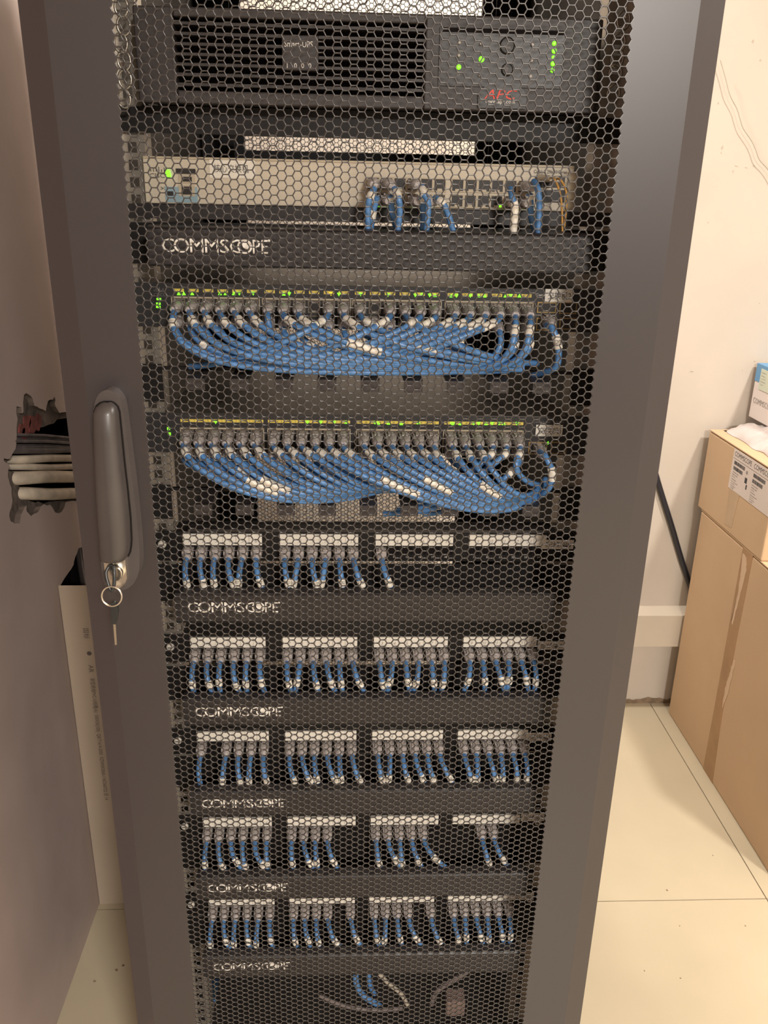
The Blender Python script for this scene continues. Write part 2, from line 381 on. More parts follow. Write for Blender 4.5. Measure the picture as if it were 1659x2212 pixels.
# front mounting rails with square holes
for sx in (-1, 1):
    r = MB(); f = lambda a, b: (min(sx*a, sx*b), max(sx*a, sx*b))
    a, b = f(.2475, .2375); r.box(a, b, .001, .003, .08, 1.96)
    a, b = f(.2285, .2225); r.box(a, b, .001, .003, .08, 1.96)
    z = .085
    while z < 1.95:
        a, b = f(.2375, .2285); r.box(a, b, .001, .003, z, z+.0064); z += .015875
    a, b = f(.2225, .2205); r.box(a, b, .001, .03, .08, 1.96)
    a, b = f(.2475, .2455); r.box(a, b, -.02, .001, .08, 1.96)
    a, b = f(.262, .2455); r.box(a, b, -.022, -.02, .08, 1.96)
    r.build('mounting_rail', M['rail'], cab)
    r = MB(); a, b = f(.2475, .2225); r.box(a, b, .70, .702, .08, 1.96); r.build('rear_rail', M['black'], cab)
for (px, py) in [(262, 15), (267, 55), (261, 93), (268, 131), (270, 171), (268, 213), (1347, 44), (1337, 92), (1333, 126), (1329, 160), (1325, 203)]:
    c = at(px, py, -.024); k = []
    for i in range(16):
        a = 2*math.pi*i/16; k.append(c+Vector((math.cos(a)*.0058, 0, math.sin(a)*.0078)))
    MB().tube(k, .0011, 6, closed=True).build('cable_ring', M['rail'], cab)
# doors
PH = .00808; PW = .0070; X0 = -.2147; R_OUT = PH/math.sqrt(3); R_IN = (PH-.00096)/math.sqrt(3)
ZD0, ZD1 = .06, 1.975
def hex_sheet():
    anchor = at(358.9, 1325.7, -.095)
    x_first = X0; ncol = 62
    z_a = anchor.z
    n_dn = int((z_a-.16)/PH); n_up = int((1.88-z_a)/PH)
    cx = []; cz = []
    for c in range(ncol):
        off = 0 if c % 2 == 0 else PH/2
        for r in range(-n_dn, n_up+1):
            cx.append(x_first+c*PW); cz.append(z_a+off+r*PH)
    cx = np.array(cx); cz = np.array(cz); N = len(cx)
    ang = np.arange(6)*math.pi/3; ca, sa = np.cos(ang), np.sin(ang)
    # outer hexagon stretched to the column pitch so that the cells tile
    ox = np.array([PW*2/3, PW/3, -PW/3, -PW*2/3, -PW/3, PW/3]); oz = np.array([0, PH/2, PH/2, 0, -PH/2, -PH/2])
    T = .0013; yf = -.095
    V = np.zeros((N, 24, 3))
    V[:, 0:6, 0] = cx[:, None]+ox; V[:, 0:6, 2] = cz[:, None]+oz; V[:, 0:6, 1] = yf
    V[:, 6:12, 0] = cx[:, None]+ca*R_IN*.99; V[:, 6:12, 2] = cz[:, None]+sa*R_IN; V[:, 6:12, 1] = yf
    V[:, 12:18] = V[:, 6:12]; V[:, 12:18, 1] = yf+T
    V[:, 18:24] = V[:, 0:6]; V[:, 18:24, 1] = yf+T
    q = []
    for i in range(6):
        j = (i+1) % 6
        q += [(i, j, 6+j, 6+i), (6+i, 6+j, 12+j, 12+i), (12+i, 12+j, 18+j, 18+i)]
    q = np.array(q)[:, ::-1]
    F = (q[None]+(np.arange(N)*24)[:, None, None]).reshape(-1, 4)
    me = bpy.data.meshes.new('mesh_panel'); me.vertices.add(N*24); me.vertices.foreach_set('co', V.reshape(-1))
    nf = len(F); me.loops.add(nf*4); me.loops.foreach_set('vertex_index', F.reshape(-1).astype(np.int32))
    me.polygons.add(nf); me.polygons.foreach_set('loop_start', np.arange(nf, dtype=np.int32)*4); me.polygons.foreach_set('loop_total', np.full(nf, 4, dtype=np.int32))
    me.update(calc_edges=True); me.materials.append(M['mesh'])
    return me, x_first, x_first+(ncol-1)*PW, z_a-n_dn*PH, z_a+n_up*PH
hexme, hx0, hx1, hz0, hz1 = hex_sheet()
def edge_fill():
    """solid sheet between the zigzag of outermost cells and the straight frame edge"""
    mb = MB(); y = -.095
    for x, s in ((hx0, -1), (hx1, 1)):
        xo = x+s*PW*2/3; n = int(round((hz1-hz0)/PH))+1; off = 0 if s < 0 else PH/2
        for r in range(-1, n+1):
            z = hz0+r*PH+off+PH/2
            t = [(xo, y, z-PH/2), (x+s*PW/3, y, z), (xo, y, z+PH/2)]
            mb.add(t, [(0, 2, 1) if s < 0 else (0, 1, 2)])
    return mb
def make_door(name, y0, flip, label=None):
    d = bpy.data.objects.new(name, None); COL.objects.link(d); d.parent = cab
    d.matrix_parent_inverse = Matrix.Translation(-cab.location)
    if label: d['label'] = label
    return d
xe0, xe1 = hx0-PW*2/3, hx1+PW*2/3
door = MB()
def stile(xi, xb, xo):
    # cross-section in (x, y) extruded in z
    pr = [(xi, -.095), (xb, -.095), (xo, -.084), (xo, -.05), (xo-(.002 if xo > 0 else -.002), -.05), (xi, -.0935)]
    if xi > xb: pr = pr[::-1]
    door.prism(pr, 2, ZD0, ZD1)
stile(xe0, -.272, -.297); stile(xe1, .272, .2974)
ev = edge_fill()
door.add(ev.v, ev.f)
door.box(xe0, xe1, -.095, -.0937, ZD0, hz0-PH/2); door.box(xe0, xe1, -.095, -.0937, hz1+PH/2, ZD1)
door = door.build('front_door', M['door'], cab)
hm = link('mesh_panel', hexme, door, 'dark perforated steel sheet with hexagonal holes'); hm['kind'] = 'stuff'
hm.matrix_parent_inverse = Matrix.Identity(4); hm.parent = door
rd = MB().box(-.297, xe0, .825, .84, ZD0, ZD1).box(xe1, .297, .825, .84, ZD0, ZD1).box(xe0, xe1, .825, .84, ZD0, hz0).box(xe0, xe1, .825, .84, hz1, ZD1).build('rear_door', M['cab'], cab)
rm = bpy.data.objects.new('mesh_panel', hexme); COL.objects.link(rm); rm.parent = rd; rm['kind'] = 'stuff'
rm.matrix_parent_inverse = Matrix.Identity(4); rm.location = (0, .92, 0)
MB().box(-.25, .25, .79, .805, 1.513, 1.531).build('rear_crossbar', M['cab'], cab)
# handle on the door's left stile
hb = MB()
def rounded(x0, x1, z0, z1, r, n=8, shift=0, rb=None):
    rb = r if rb is None else rb; P = []
    for (cx, cz, a0, rr) in ((x1-rb, z0+rb, -90, rb), (x1-r+shift, z1-r, 0, r), (x0+r+shift, z1-r, 90, r), (x0+rb, z0+rb, 180, rb)):
        for i in range(n+1):
            a = math.radians(a0+90*i/n); P.append((cx+rr*math.cos(a), cz+rr*math.sin(a)))
    return P
def px_poly(pts, y): return [(at(a, b, y).x, at(a, b, y).z) for a, b in pts]
def ccw(P): return P if sum(P[i-1][0]*P[i][1]-P[i][0]*P[i-1][1] for i in range(len(P))) > 0 else P[::-1]
BO = [(203, 890), (207, 864), (217, 847), (230, 840), (245, 843), (258, 856), (266, 872), (277, 955), (291, 1064), (300, 1150), (304, 1213), (300, 1240), (291, 1258), (276, 1270), (255, 1276), (238, 1274), (226, 1262), (219, 1215), (211, 1091), (204, 980)]
def chaikin(P, n=2):
    for _ in range(n): P = [q for i in range(len(P)) for q in ((P[i][0]*.75+P[(i+1) % len(P)][0]*.25, P[i][1]*.75+P[(i+1) % len(P)][1]*.25), (P[i][0]*.25+P[(i+1) % len(P)][0]*.75, P[i][1]*.25+P[(i+1) % len(P)][1]*.75))]
    return P
hb.prism(ccw(px_poly(chaikin(BO), -.110)), 1, -.113, -.094)
hb.build('handle_base', M['hbase'], door, 'matt grey handle housing', bevel=.0015)
lv = MB(); secs = []
for (py, xl, xr, yt) in [(868, 226, 239, -.117), (871, 217, 246, -.121), (878, 209, 253, -.125), (890, 205, 257, -.128), (940, 206, 262, -.130), (1000, 208.5, 268, -.131), (1060, 211, 275, -.132), (1120, 214.5, 281, -.132), (1165, 218, 283, -.131), (1180, 219, 282, -.131), (1192, 220, 280, -.1308), (1202, 221.5, 275, -.130), (1204, 222, 273.5, -.129), (1204.6, 222, 273.5, -.118)]:
    a, b = at(xl, py, -.114), at(xr, py, -.114); z = (a.z+b.z)/2; xc = (a.x+b.x)/2; hw = (b.x-a.x)/2; sec = []
    for i in range(13):
        w_ = math.pi*i/12; sec.append((xc-hw*math.cos(w_), -.112+(yt+.112)*math.sin(w_)**.5 if 0 < i < 12 else -.112, z))
    secs.append(sec)
n = 13; vs = [p for s_ in secs for p in s_]
fs = [(i*n+k, i*n+k+1, (i+1)*n+k+1, (i+1)*n+k) for i in range(len(secs)-1) for k in range(n-1)]
lv.add(vs, [f[::-1] for f in fs], 0, True); lv.add(secs[-1], [tuple(range(n))])
lv.build('handle_lever', M['lever'], door, 'glossy dark grey pull lever')
gr = MB(); k = []
for s_ in secs[:-2]: k.append((s_[0][0]-.0006, -.1134, s_[0][2]))
k = k[::-1]+[(s_[-1][0]+.0006, -.1134, s_[-1][2]) for s_ in secs[:-2]]
gr.tube(k, .0009, 6).build('handle_groove', M['void'], door)
lp = MB().prism(ccw(px_poly([(224, 1206), (271, 1206), (275, 1248), (270, 1262), (260, 1269), (247, 1271), (236, 1269), (230, 1260)], -.115)), 1, -.1165, -.1125)
lp.build('lock_plate', M['chrome'], door, 'bright chrome lock plate', bevel=.001)
lc = MB(); c0 = at(250, 1234, -.1165)
lc.tube([c0, c0+Vector((0, -.006, 0)), c0+Vector((0, -.007, 0))], [.0085, .0085, .0075], 20); lc.build('lock_cylinder', M['chrome'], door)
MB().box(c0.x-.0008, c0.x+.0008, c0.y-.0074, c0.y-.0068, c0.z-.004, c0.z+.004).build('key_slot', M['void'], door)
# keys
kr = thing('key_set', (-.2535, -.133, 1.07), 'two keys on a wire ring hanging from the chrome door lock', 'keys')
kb = MB(); kc = [at(236, 1222, -.126), at(229, 1238, -.130), at(234, 1262, -.134), at(240, 1276, -.136), at(246, 1266, -.135), at(247, 1236, -.131), at(243, 1222, -.127)]
kb.tube(smooth(kc+[kc[0]], 4)[:-1], .0018, 8, closed=True); kb.tube([at(250, 1234, -.119), at(242, 1228, -.127)], .0022, 8)
kb.build('lock_key', M['keyp'], kr, 'key turned in the lock')
rc = at(242, 1288, -.137); k = []
for i in range(28):
    a = 2*math.pi*i/28; k.append(rc+Vector((math.cos(a)*.0098, .002*math.sin(a), math.sin(a)*.0098)))
MB().tube(k, .0008, 8, closed=True).tube([p_+Vector((0, -.0014, .0004)) for p_ in k], .0007, 8, closed=True).build('key_ring', M['steel'], kr, 'nickel split ring')
MB().prism(ccw(px_poly([(241, 1302), (246, 1298), (251, 1300), (255, 1306), (257, 1320), (254, 1338), (251, 1347), (242, 1346), (240, 1325)], -.138)), 1, -.140, -.1365).build('key_head', M['keyp'], kr, 'black plastic key head', bevel=.0008)
MB().prism(ccw(px_poly([(245, 1346), (250, 1346), (253, 1392), (248.5, 1392.5)], -.138)), 1, -.1388, -.1374).build('key_blade', M['steel'], kr, 'slim silver blade')

# ------------------------------------------------------------------ cables
def bez(P, n=22):
    P = [Vector(p) for p in P]; m = len(P)-1; out = []
    for i in range(n+1):
        t = i/n; Q = P[:]
        while len(Q) > 1: Q = [Q[j].lerp(Q[j+1], t) for j in range(len(Q)-1)]
        out.append(Q[0])
    return out
def sub(path, a, b):
    n = len(path)-1; A = a*n; B = b*n; out = []
    def ev(t):
        i = min(int(t), n-1); return path[i].lerp(path[i+1], t-i)
    k = max(4, int((B-A)*1.0)+1)
    for i in range(k+1): out.append(ev(A+(B-A)*i/k))
    return out
def plug_mesh():
    mb = MB(); mb.box(-.0058, .0058, -.013, .002, -.004, .004); mb.box(-.003, .003, -.012, .002, .004, .0056)
    me = mb.build('plug', M['clear']); m = me.data; bpy.data.objects.remove(me); return m
PLUG = plug_mesh()
def boot_geo(d, L=.019):
    """ribbed clear boot from the origin along direction d"""
    mb = MB(); d = Vector(d).normalized(); pts = []; rs = []
    for i, r in enumerate([.0060, .0066, .0060, .0065, .0058, .0062, .0054, .0050, .0040]):
        pts.append(d*(L*i/8)); rs.append(r)
    mb.tube(pts, rs, 8, flat=.85); return mb
BOOTS = {}
def boot(d, L):
    key = (round(d[0], 1), round(d[2], 1), L)
    if key not in BOOTS:
        o = boot_geo((key[0], -1, key[1]), L).build('boot', M['clear']); BOOTS[key] = o.data; bpy.data.objects.remove(o)
    return BOOTS[key]
PCG = 'blue patch cords hanging from the patch panels'
def cord(label, group, port, path, sleeves=((.6, .8),), r=.0032, bd=(0, 0, -.2), BL=.019, texts=()):
    """port: world point of the socket; path: list of world points starting at the boot's end"""
    t = thing('network_cable', port, label, 'cable', group)
    port = Vector(port)
    link('plug', PLUG, t, loc=(0, 0, 0))
    b = link('boot', boot(bd, BL), t, 'ribbed clear plastic boot', loc=(0, -.012 if group != PCG else -.004, 0))
    j = MB().tube(path, r, 8); j.build('jacket', M['blue'], t)
    for (a, c) in sleeves:
        s_ = MB().tube(sub(path, a, c), r*1.28, 10); s_.build('label_sleeve', M['label'], t, 'white printed cable label')
    if group == PCG and sleeves:
        p_ = sub(path, *sleeves[0]); p_ = p_[len(p_)//2]-FWD*r*1.42
        mb = MB(); body = random.choice('DOC')+str(random.randint(1, 98)); put_text(mb, body, p_+Vector((-.0030, 0, -.0016)), XR, ZU, w=.0060, h=.0034); mb.build('label_text', M['ink'], t)
    for (body, p_, h) in texts:
        mb = MB(); put_text(mb, body, p_, XR, ZU, h=h); mb.build('label_text', M['ink'], t)
    return t

# ------------------------------------------------------------------ patch panels and cable managers
ROWZ = [0, .1333, .2668, .4005, .534]
G0 = [-.2095, -.0995, .0100, .1185]
OFFS = [
 [9, 18, 6, 22, -6, 22, 15, -13, 15, -13, 10, 28, 26]+[None]*11,
 [4, 17, 4, 18, 4, 15, 11, -11, 14, 23, 8, 30, 13, -13, 10, -12, 7, -9, -17, 2, 20, -7, 15, -3],
 [5, None, -4, 12, -1, 15, 18, 30, 11, 29, 7, 26, 15, -5, 17, 26, 18, 35, 22, 0, 19, 1, 9, -1],
 [3, 21, 39, 15, 36, 7, 8, 30, 8, 30, None, None, 13, 37, 9, 28, 60, None, None, None, 20, 35, None, None],
 [2, 22, 2, 15, -2, 13, 11, 17, 10, 32, None, 29, 13, -6, 13, 35, None, 28, 15, 2, 17, 0, 11, -4]]
PNAME = ['topmost', 'second', 'third', 'fourth', 'lowest']
def port_mesh(w, h, mats, depth=.006, rimw=.0012):
    mb = MB(); y0 = -.0012
    # frame
    for (a, b, c, d_) in ((-w/2, w/2, h/2-rimw, h/2), (-w/2, w/2, -h/2, -h/2+rimw), (-w/2, -w/2+rimw, -h/2+rimw, h/2-rimw), (w/2-rimw, w/2, -h/2+rimw, h/2-rimw)):
        mb.box(a, b, y0, 0, c, d_, 0)
    mb.add([(-w/2, -.0002, -h/2), (w/2, -.0002, -h/2), (w/2, -.0002, h/2), (-w/2, -.0002, h/2)], [(0, 1, 2, 3)], 1)
    mb.box(-w*.18, w*.18, y0, -.0002, -h/2+rimw, -h/2+rimw+.0018, 0)
    o = mb.build('port', mats); me = o.data; bpy.data.objects.remove(o); return me
PORT_P = port_mesh(.0142, .0125, [M['black'], M['void']])
PORT_S = port_mesh(.0128, .0125, [M['port'], M['portb']])
PORT_C = port_mesh(.0132, .0128, [M['creamd'], M['portb']])
def arrow_path(X, Y, Z, xe, ze): pass
for k, dz in enumerate(ROWZ):
    zt = 1.0930-dz
    row = thing('patch_bay', (0, .01, zt-.018), f'black 24-port patch panel with white number strips, {PNAME[k]} of the five', 'patch panel', 'patch panels in the cabinet')
    p = MB(); zb = zt-.0362
    p.box(-.2195, .2195, -.004, .0, zb, zt); p.box(-.243, -.2195, -.004, -.001, zb, zt); p.box(.2195, .243, -.004, -.001, zb, zt); p.box(-.2195, .2195, 0, .03, zt-.0015, zt)
    p.build('panel_face', M['black'], row)
    for gi, g in enumerate(G0):
        s_ = MB().box(g, g+.0895, -.0062, -.004, zt-.0158, zt-.0022).build('number_strip', M['label'], row, 'white paper strip with handwritten port numbers')
        tx_ = MB()
        for i in range(6): put_text(tx_, str(gi*6+i+1), (g+.0060+i*.0150, -.00635, zt-.0125), XR, ZU, h=.0044, slant=.25)
        for i in range(1, 6): tx_.box(g+i*.0150-.0002, g+i*.0150+.0002, -.0064, -.0062, zt-.0155, zt-.0025)
        tx_.build('strip_numbers', M['greyink'], s_)
        nb = MB()
        for i in range(6): put_text(nb, str(gi*6+i+1), (g+.0058+i*.0150, -.0042, zt-.0320), XR, ZU, h=.0024)
        nb.build('port_numbers', M['white'], row)
    for c in range(24):
        x = G0[c//6]+.0062+(c % 6)*.0155
        link('port', PORT_P, row, loc=(x, -.0145, zt-.0222-row.location.z))
    for sx in (-1, 1):
        sc = MB(); c = Vector((sx*.2335, -.004, zt-.0155)); sc.tube([c, c+Vector((0, -.002, 0)), c+Vector((0, -.003, 0))], [.0048, .0048, .0036], 14)
        sc.box(c.x-.003, c.x+.003, c.y-.0033, c.y-.0029, c.z-.0005, c.z+.0005, 1).build('screw', [M['screw'], M['void']], row)
    tags = [((1172, 1166), (1238, 1186)), ((1162, 1385), (1217, 1403)), ((1140, 1583), (1190, 1600)), ((1126, 1757), (1175, 1773)), ((1108, 1928), (1152, 1943))][k]
    a = at(*tags[0], -.0065); b = at(*tags[1], -.0065)
    lt = MB().box(a.x, b.x, -.0068, -.0062, b.z, a.z).build('name_label', M['label'], row, 'white tape label with handwritten rack name')
    tt = MB(); put_text(tt, '配线架'+str(5-k), (a.x+.004, -.0070, b.z+.0022), XR, ZU, w=(b.x-a.x)*.8, h=(a.z-b.z)*.62); tt.build('label_text', M['ink'], lt)
    # cords
    npos = 0
    for c, off in enumerate(OFFS[k]):
        if off is None: continue
        x = G0[c//6]+.0062+(c % 6)*.0155; pz = zt-.0222
        ppm = FPX/((Vector((x, -.035, zt-.05))-CAM).dot(FWD)); dx = off/ppm
        jit = random.uniform(-1, 1)
        P = [(x+dx*.03, -.0225, pz-.003), (x+dx*.04, -.040-.002*jit, pz-.005), (x+dx*.40, -.054, pz-.012), (x+dx*.75, -.045, pz-.030), (x+dx*1.1, -.040+.003*jit, pz-.040), (x+dx*1.45, -.030, pz-.054)]
        path = bez(P, 20)
        if k in (0, 2): sl = (.44+.03*jit, .58+.02*jit)
        else: sl = (.37+.05*jit, .51+.05*jit)
        if k == 2 and c == 0: sls = ()
        else: sls = (sl,)
        nm = f'blue patch cord plugged into {ORD[c]} port from the left, {PNAME[k]} patch panel'
        cord(nm, 'blue patch cords hanging from the patch panels', (x, -.006, pz), path, sls, bd=(0, 0, -.2), BL=.015)

def manager(k, zt, label):
    bt = .003 if k == 0 else .010
    m = thing('cable_manager', (0, -.03, zt-.018), label, 'cable manager', 'black cable managers under the panels')
    c = MB(); h = .0335
    pr = [(-.060, zt-h), (-.060, zt-.002), (-.058, zt), (-.046, zt+.0015), (-.046, zt), (-.057, zt-.0025), (-.057, zt-h)]
    c.prism(pr[::-1], 0, -.2115, .2115); c.build('cover', M['cover'], m, 'smooth black cover with printed logo')
    b = MB(); b.box(-.2195, .2195, -.003, 0, zt-h-.006, zt+bt); b.box(-.243, -.2195, -.003, -.001, zt-h-.004, zt+bt-.001); b.box(.2195, .243, -.003, -.001, zt-h-.004, zt+bt-.001)
    b.box(-.2115, .2115, -.060, -.003, zt-h-.002, zt-h); b.box(-.2115, -.2095, -.058, -.003, zt-h, zt-.004); b.box(.2095, .2115, -.058, -.003, zt-h, zt-.004)
    b.build('trough', M['black'], m)
    t = MB(); y = -.0603; h2 = .0125; z0 = zt-.0225; x0 = -.198
    def lt(s_, x, w): put_text(t, s_, (x0+x, y, z0), XR, ZU, w=w, h=h2)
    lt('C', 0, .0115); 
    ring = lambda cx, r, w, n=24: t.add([(x0+cx+(r if q % 2 == 0 else r-w)*math.cos(2*math.pi*(q//2)/n)*1.08, y, z0+h2/2+(r if q % 2 == 0 else r-w)*math.sin(2*math.pi*(q//2)/n)) for q in range(2*n)], [(2*i, (2*i+2) % (2*n), (2*i+3) % (2*n), 2*i+1) for i in range(n)])
    ring(.0182, h2/2+.0003, .0018); lt('M', .0262, .0125); lt('M', .0402, .0125); lt('S', .0542, .0085); lt('C', .0635, .0112)
    ring(.0775, h2/2+.0003, .0016)
    cx = x0+.0795; t.add([(cx, y-.0001, z0+h2*.62)]+[(cx+.0042*math.cos(a)*1.05, y-.0001, z0+h2*.62+.0040*math.sin(a)) for a in [2*math.pi*i/14 for i in range(14)]], [(0, i+1, (i+1) % 14+1) for i in range(14)])
    lt('P', .0850, .0070); lt('E', .0932, .0060)
    rr = [(x0+.1005+.0012*math.cos(2*math.pi*i/8), y, z0+h2-.0005+.0012*math.sin(2*math.pi*i/8)) for i in range(8)]; t.add(rr, [tuple(range(8))])
    t.build('logo_print', M['white'], m)
    return m
MZ = [1.4225, 1.0420, .9065, .7755, .6430, .5085]
MN = ['black cable manager right under the cream switch, highest with white lettering', 'black lettered cable manager under the topmost patch panel', 'black lettered cable manager under the second patch panel', 'black lettered cable manager under the third patch panel',
      'black lettered cable manager under the fourth patch panel', 'lowest black lettered cable manager, under the lowest patch panel']
for k in range(6): manager(k, MZ[k], MN[k])

# comb managers --------------------------------------------------------------
def comb(zt, label, bar=None):
    m = thing('finger_duct', (0, -.03, zt), label, 'cable manager', 'open finger ducts under the dark switches')
    b = MB(); b.box(-.243, -.2195, -.003, -.001, zt-.036, zt+.004); b.box(.2195, .243, -.003, -.001, zt-.036, zt+.004); b.box(-.2195, .2195, -.006, -.001, zt-.0015, zt+.002)
    b.build('back_bar', M['black'], m)
    for i in range(9):
        x = -.176+i*.0440
        f = MB(); f.box(x-.0095, x+.0095, -.052, -.006, zt-.003, zt); f.box(x-.0095, x+.0095, -.054, -.051, zt-.012, zt)
        f.build('finger', M['upsm'], m)
    if bar: MB().box(-.2, .214, -.022, -.006, bar-.003, bar).build('lower_bar', M['cover'], m)
comb(1.279, 'open black finger duct between the two dark switches')
comb(1.144, 'open black finger duct below the lower dark switch', bar=1.103)

# ------------------------------------------------------------------ cream core switch
cs = thing('cream_switch', (0, .12, 1.442), 'cream rack switch with ports at its right end and blue cords', 'network switch')
MB().box(-.2225, .2010, -.005, .24, 1.4425, 1.4855).build('chassis', M['cream'], cs, bevel=.001)
MB().box(-.2215, .2000, -.0062, -.005, 1.4835, 1.4852).build('top_lip', M['creamd'], cs)
def face_box(a, b, y0, y1): 
    p, q = at(a[0], a[1], y0), at(b[0], b[1], y0); return (p.x, q.x, y1, y0, q.z, p.z)
sf = thing('equipment_shelf', (0, .1, 1.4285), 'thin black shelf plate under the cream switch', 'shelf')
MB().box(-.243, .243, -.003, 0, 1.4285, 1.4420).box(-.22, .22, 0, .10, 1.4395, 1.4420).build('tray', M['upsd'], sf)
t = MB(); z = 1.4660
for i, hh in enumerate((.0022, .0038, .0022, .0045, .0022, .0038, .0022)): t.box(-.2155+i*.0026, -.2149+i*.0026, -.0055, -.005, z+.0055, z+.0055+hh)
put_text(t, 'CISCO', (-.2165, -.0055, z), XR, ZU, w=.020, h=.004); put_text(t, '>>', (-.207, -.0055, 1.455), XR, ZU, h=.003)
p = at(1153, 374, -.0052); q = at(1225, 374, -.0052)
put_text(t, 'Catalyst 2960-S Series', (p.x, -.0055, p.z-.001), XR, ZU, w=q.x-p.x, h=.0042)
t.build('printed_text', M['ink'], cs)
p, q = at(462, 372, -.0052), at(537, 356, -.0052)
lb = MB().box(p.x-.004, q.x+.006, -.0056, -.005, p.z-.005, q.z+.004).build('name_label', M['label'], cs, 'clear tape label with black handwriting')
t = MB(); put_text(t, '核心交换机', (p.x, -.0058, p.z), XR, ZU, w=q.x-p.x, h=q.z-p.z); t.build('label_text', M['ink'], lb)
MB().box(*face_box((356, 403), (428, 438), -.005, -.0056)).build('blue_band', M['blueband'], cs)
MB().box(*face_box((380, 364), (423, 376), -.005, -.0062)).build('dark_header', M['portb'], cs)
MB().box(*face_box((361, 413), (375, 423), -.0056, -.0060)).build('usb_socket', M['portb'], cs)
for a, b in (((386, 378), (422, 396)), ((386, 399), (422, 424))):
    x0, x1, y0, y1, z0, z1 = face_box(a, b, -.005, -.0060); mb = MB().box(x0, x1, y0, y1, z0, z1, 0); mb.box(x0+.003, x1-.003, y0-.0006, y0, z0+.0015, z1-.0015, 1)
    mb.build('console_port', [M['creamd'], M['portb']], cs)
for px, py in ((362, 371), (364, 378)):
    p = at(px, py, -.006); MB().box(p.x-.002, p.x+.002, -.0064, -.005, p.z-.0018, p.z+.0018).build('status_light', M['green'], cs)
CP0, CP1 = at(806, 391, -.005), at(1131, 396, -.005)
cpx = [CP0.x+(i+(.35 if i > 5 else 0))*(CP1.x-CP0.x)/11.35 for i in range(12)]
a, b = at(795, 376, -.005), at(1146, 443, -.005)
MB().box(a.x-.002, b.x+.001, -.0065, -.005, b.z+.001, a.z+.001).build('port_block', M['cream'], cs)
for z in (1.4650, 1.4505):
    for x in cpx: link('port', PORT_C, cs, loc=(x-cs.location.x, -.0066-.12, z-cs.location.z))
for i, (x0_, x1_) in enumerate(((1158, 1188), (1192, 1218))):
    for j, (y0_, y1_) in enumerate(((380, 405), (410, 437))):
        MB().box(*face_box((x0_, y0_), (x1_, y1_), -.005, -.0068)).build('uplink_port', M['portb'], cs)
a, b = at(1228, 368, -.005), at(1238, 455, -.005)
MB().box(a.x, a.x+.009, -.0064, -.005, 1.4435, 1.480).build('end_trim', M['creamd'], cs)
for px, py in ((817, 443), (834, 443), (893, 444), (932, 443), (935, 437), (1081, 446), (1128, 448), (1139, 447)):
    p = at(px, py, -.006); mb = MB().prism([(p.x-.0016, p.z-.0012), (p.x+.0016, p.z-.0012), (p.x+.0016, p.z+.0012), (p.x-.0016, p.z+.0012)], 1, -.0072, -.0065); mb.build('status_light', M['green'], cs)
CORE = [
 ('leftmost in front', (0, 1.465), [(808, 408), (800, 425), (795, 450), (795, 500)], -.045, ((.25, .42),)),
 ('leftmost, behind the front one', (0, 1.4505), [(814, 425), (811, 440), (804, 465), (801, 500)], -.032, ((.55, .75),)),
 ('second pair, right one', (1, 1.465), [(852, 408), (860, 425), (864, 455), (859, 500)], -.048, ((.15, .36),)),
 ('second pair, left one', (1, 1.4505), [(842, 423), (844, 436), (848, 460), (858, 498)], -.032, ((.05, .25),)),
 ('third pair, upper one', (3, 1.465), [(911, 403), (915, 418), (925, 440), (921, 500)], -.046, ((.15, .4),)),
 ('third pair, lower one', (3, 1.4505), [(906, 425), (912, 438), (915, 470), (912, 500)], -.033, ((.1, .3),)),
 ('slanting alone right of the third pair', (4, 1.4505), [(940, 427), (955, 438), (968, 462), (979, 502)], -.045, ((.22, .42),)),
 ('alone with the long white label', (10, 1.4505), [(1103, 408), (1106, 425), (1112, 450), (1108, 505)], -.045, ((.5, .98),)),
 ('rightmost pair, front one', (11, 1.465), [(1153, 392), (1162, 410), (1165, 450), (1162, 506)], -.048, ()),
 ('rightmost pair, rear one', (11, 1.4505), [(1143, 420), (1146, 435), (1147, 465), (1156, 500)], -.032, ((.02, .25),))]
for nm, (c, z), pts, Y, sl in CORE:
    x = cpx[c]; q = [at(pts[0][0], pts[0][1], -.034)]+[at(a_, b_, Y) for a_, b_ in pts[1:]]
    path = smooth(q, 6)
    cord('blue patch cord on the cream switch, '+nm, 'blue patch cords of the cream switch', (x, -.008, z), path, sl, r=.0031, bd=((path[0].x-x)/.026, 0, -.1), BL=.015)
for j, (pl, pts) in enumerate((('left', [(1180, 384), (1196, 386), (1206, 405), (1213, 440), (1215, 500)]), ('right', [(1195, 386), (1210, 388), (1222, 410), (1224, 440), (1219, 490)]))):
    q = [at(pts[0][0], pts[0][1], -.012)]+[at(a_, b_, -.04) for a_, b_ in pts[1:]]
    t_ = thing('fibre_patch_cord', q[0], f'thin amber fibre cord at the cream switch, the {pl} one of two', 'cable', 'amber fibre cords of the cream switch')
    MB().tube(smooth(q, 6), .0011, 8).build('jacket', M['fiber'], t_)
    MB().tube([q[0]+Vector((-.006, .004, 0)), q[0].lerp(q[1], .6)], [.0035, .0025], 10).build('connector', M['cream'], t_)

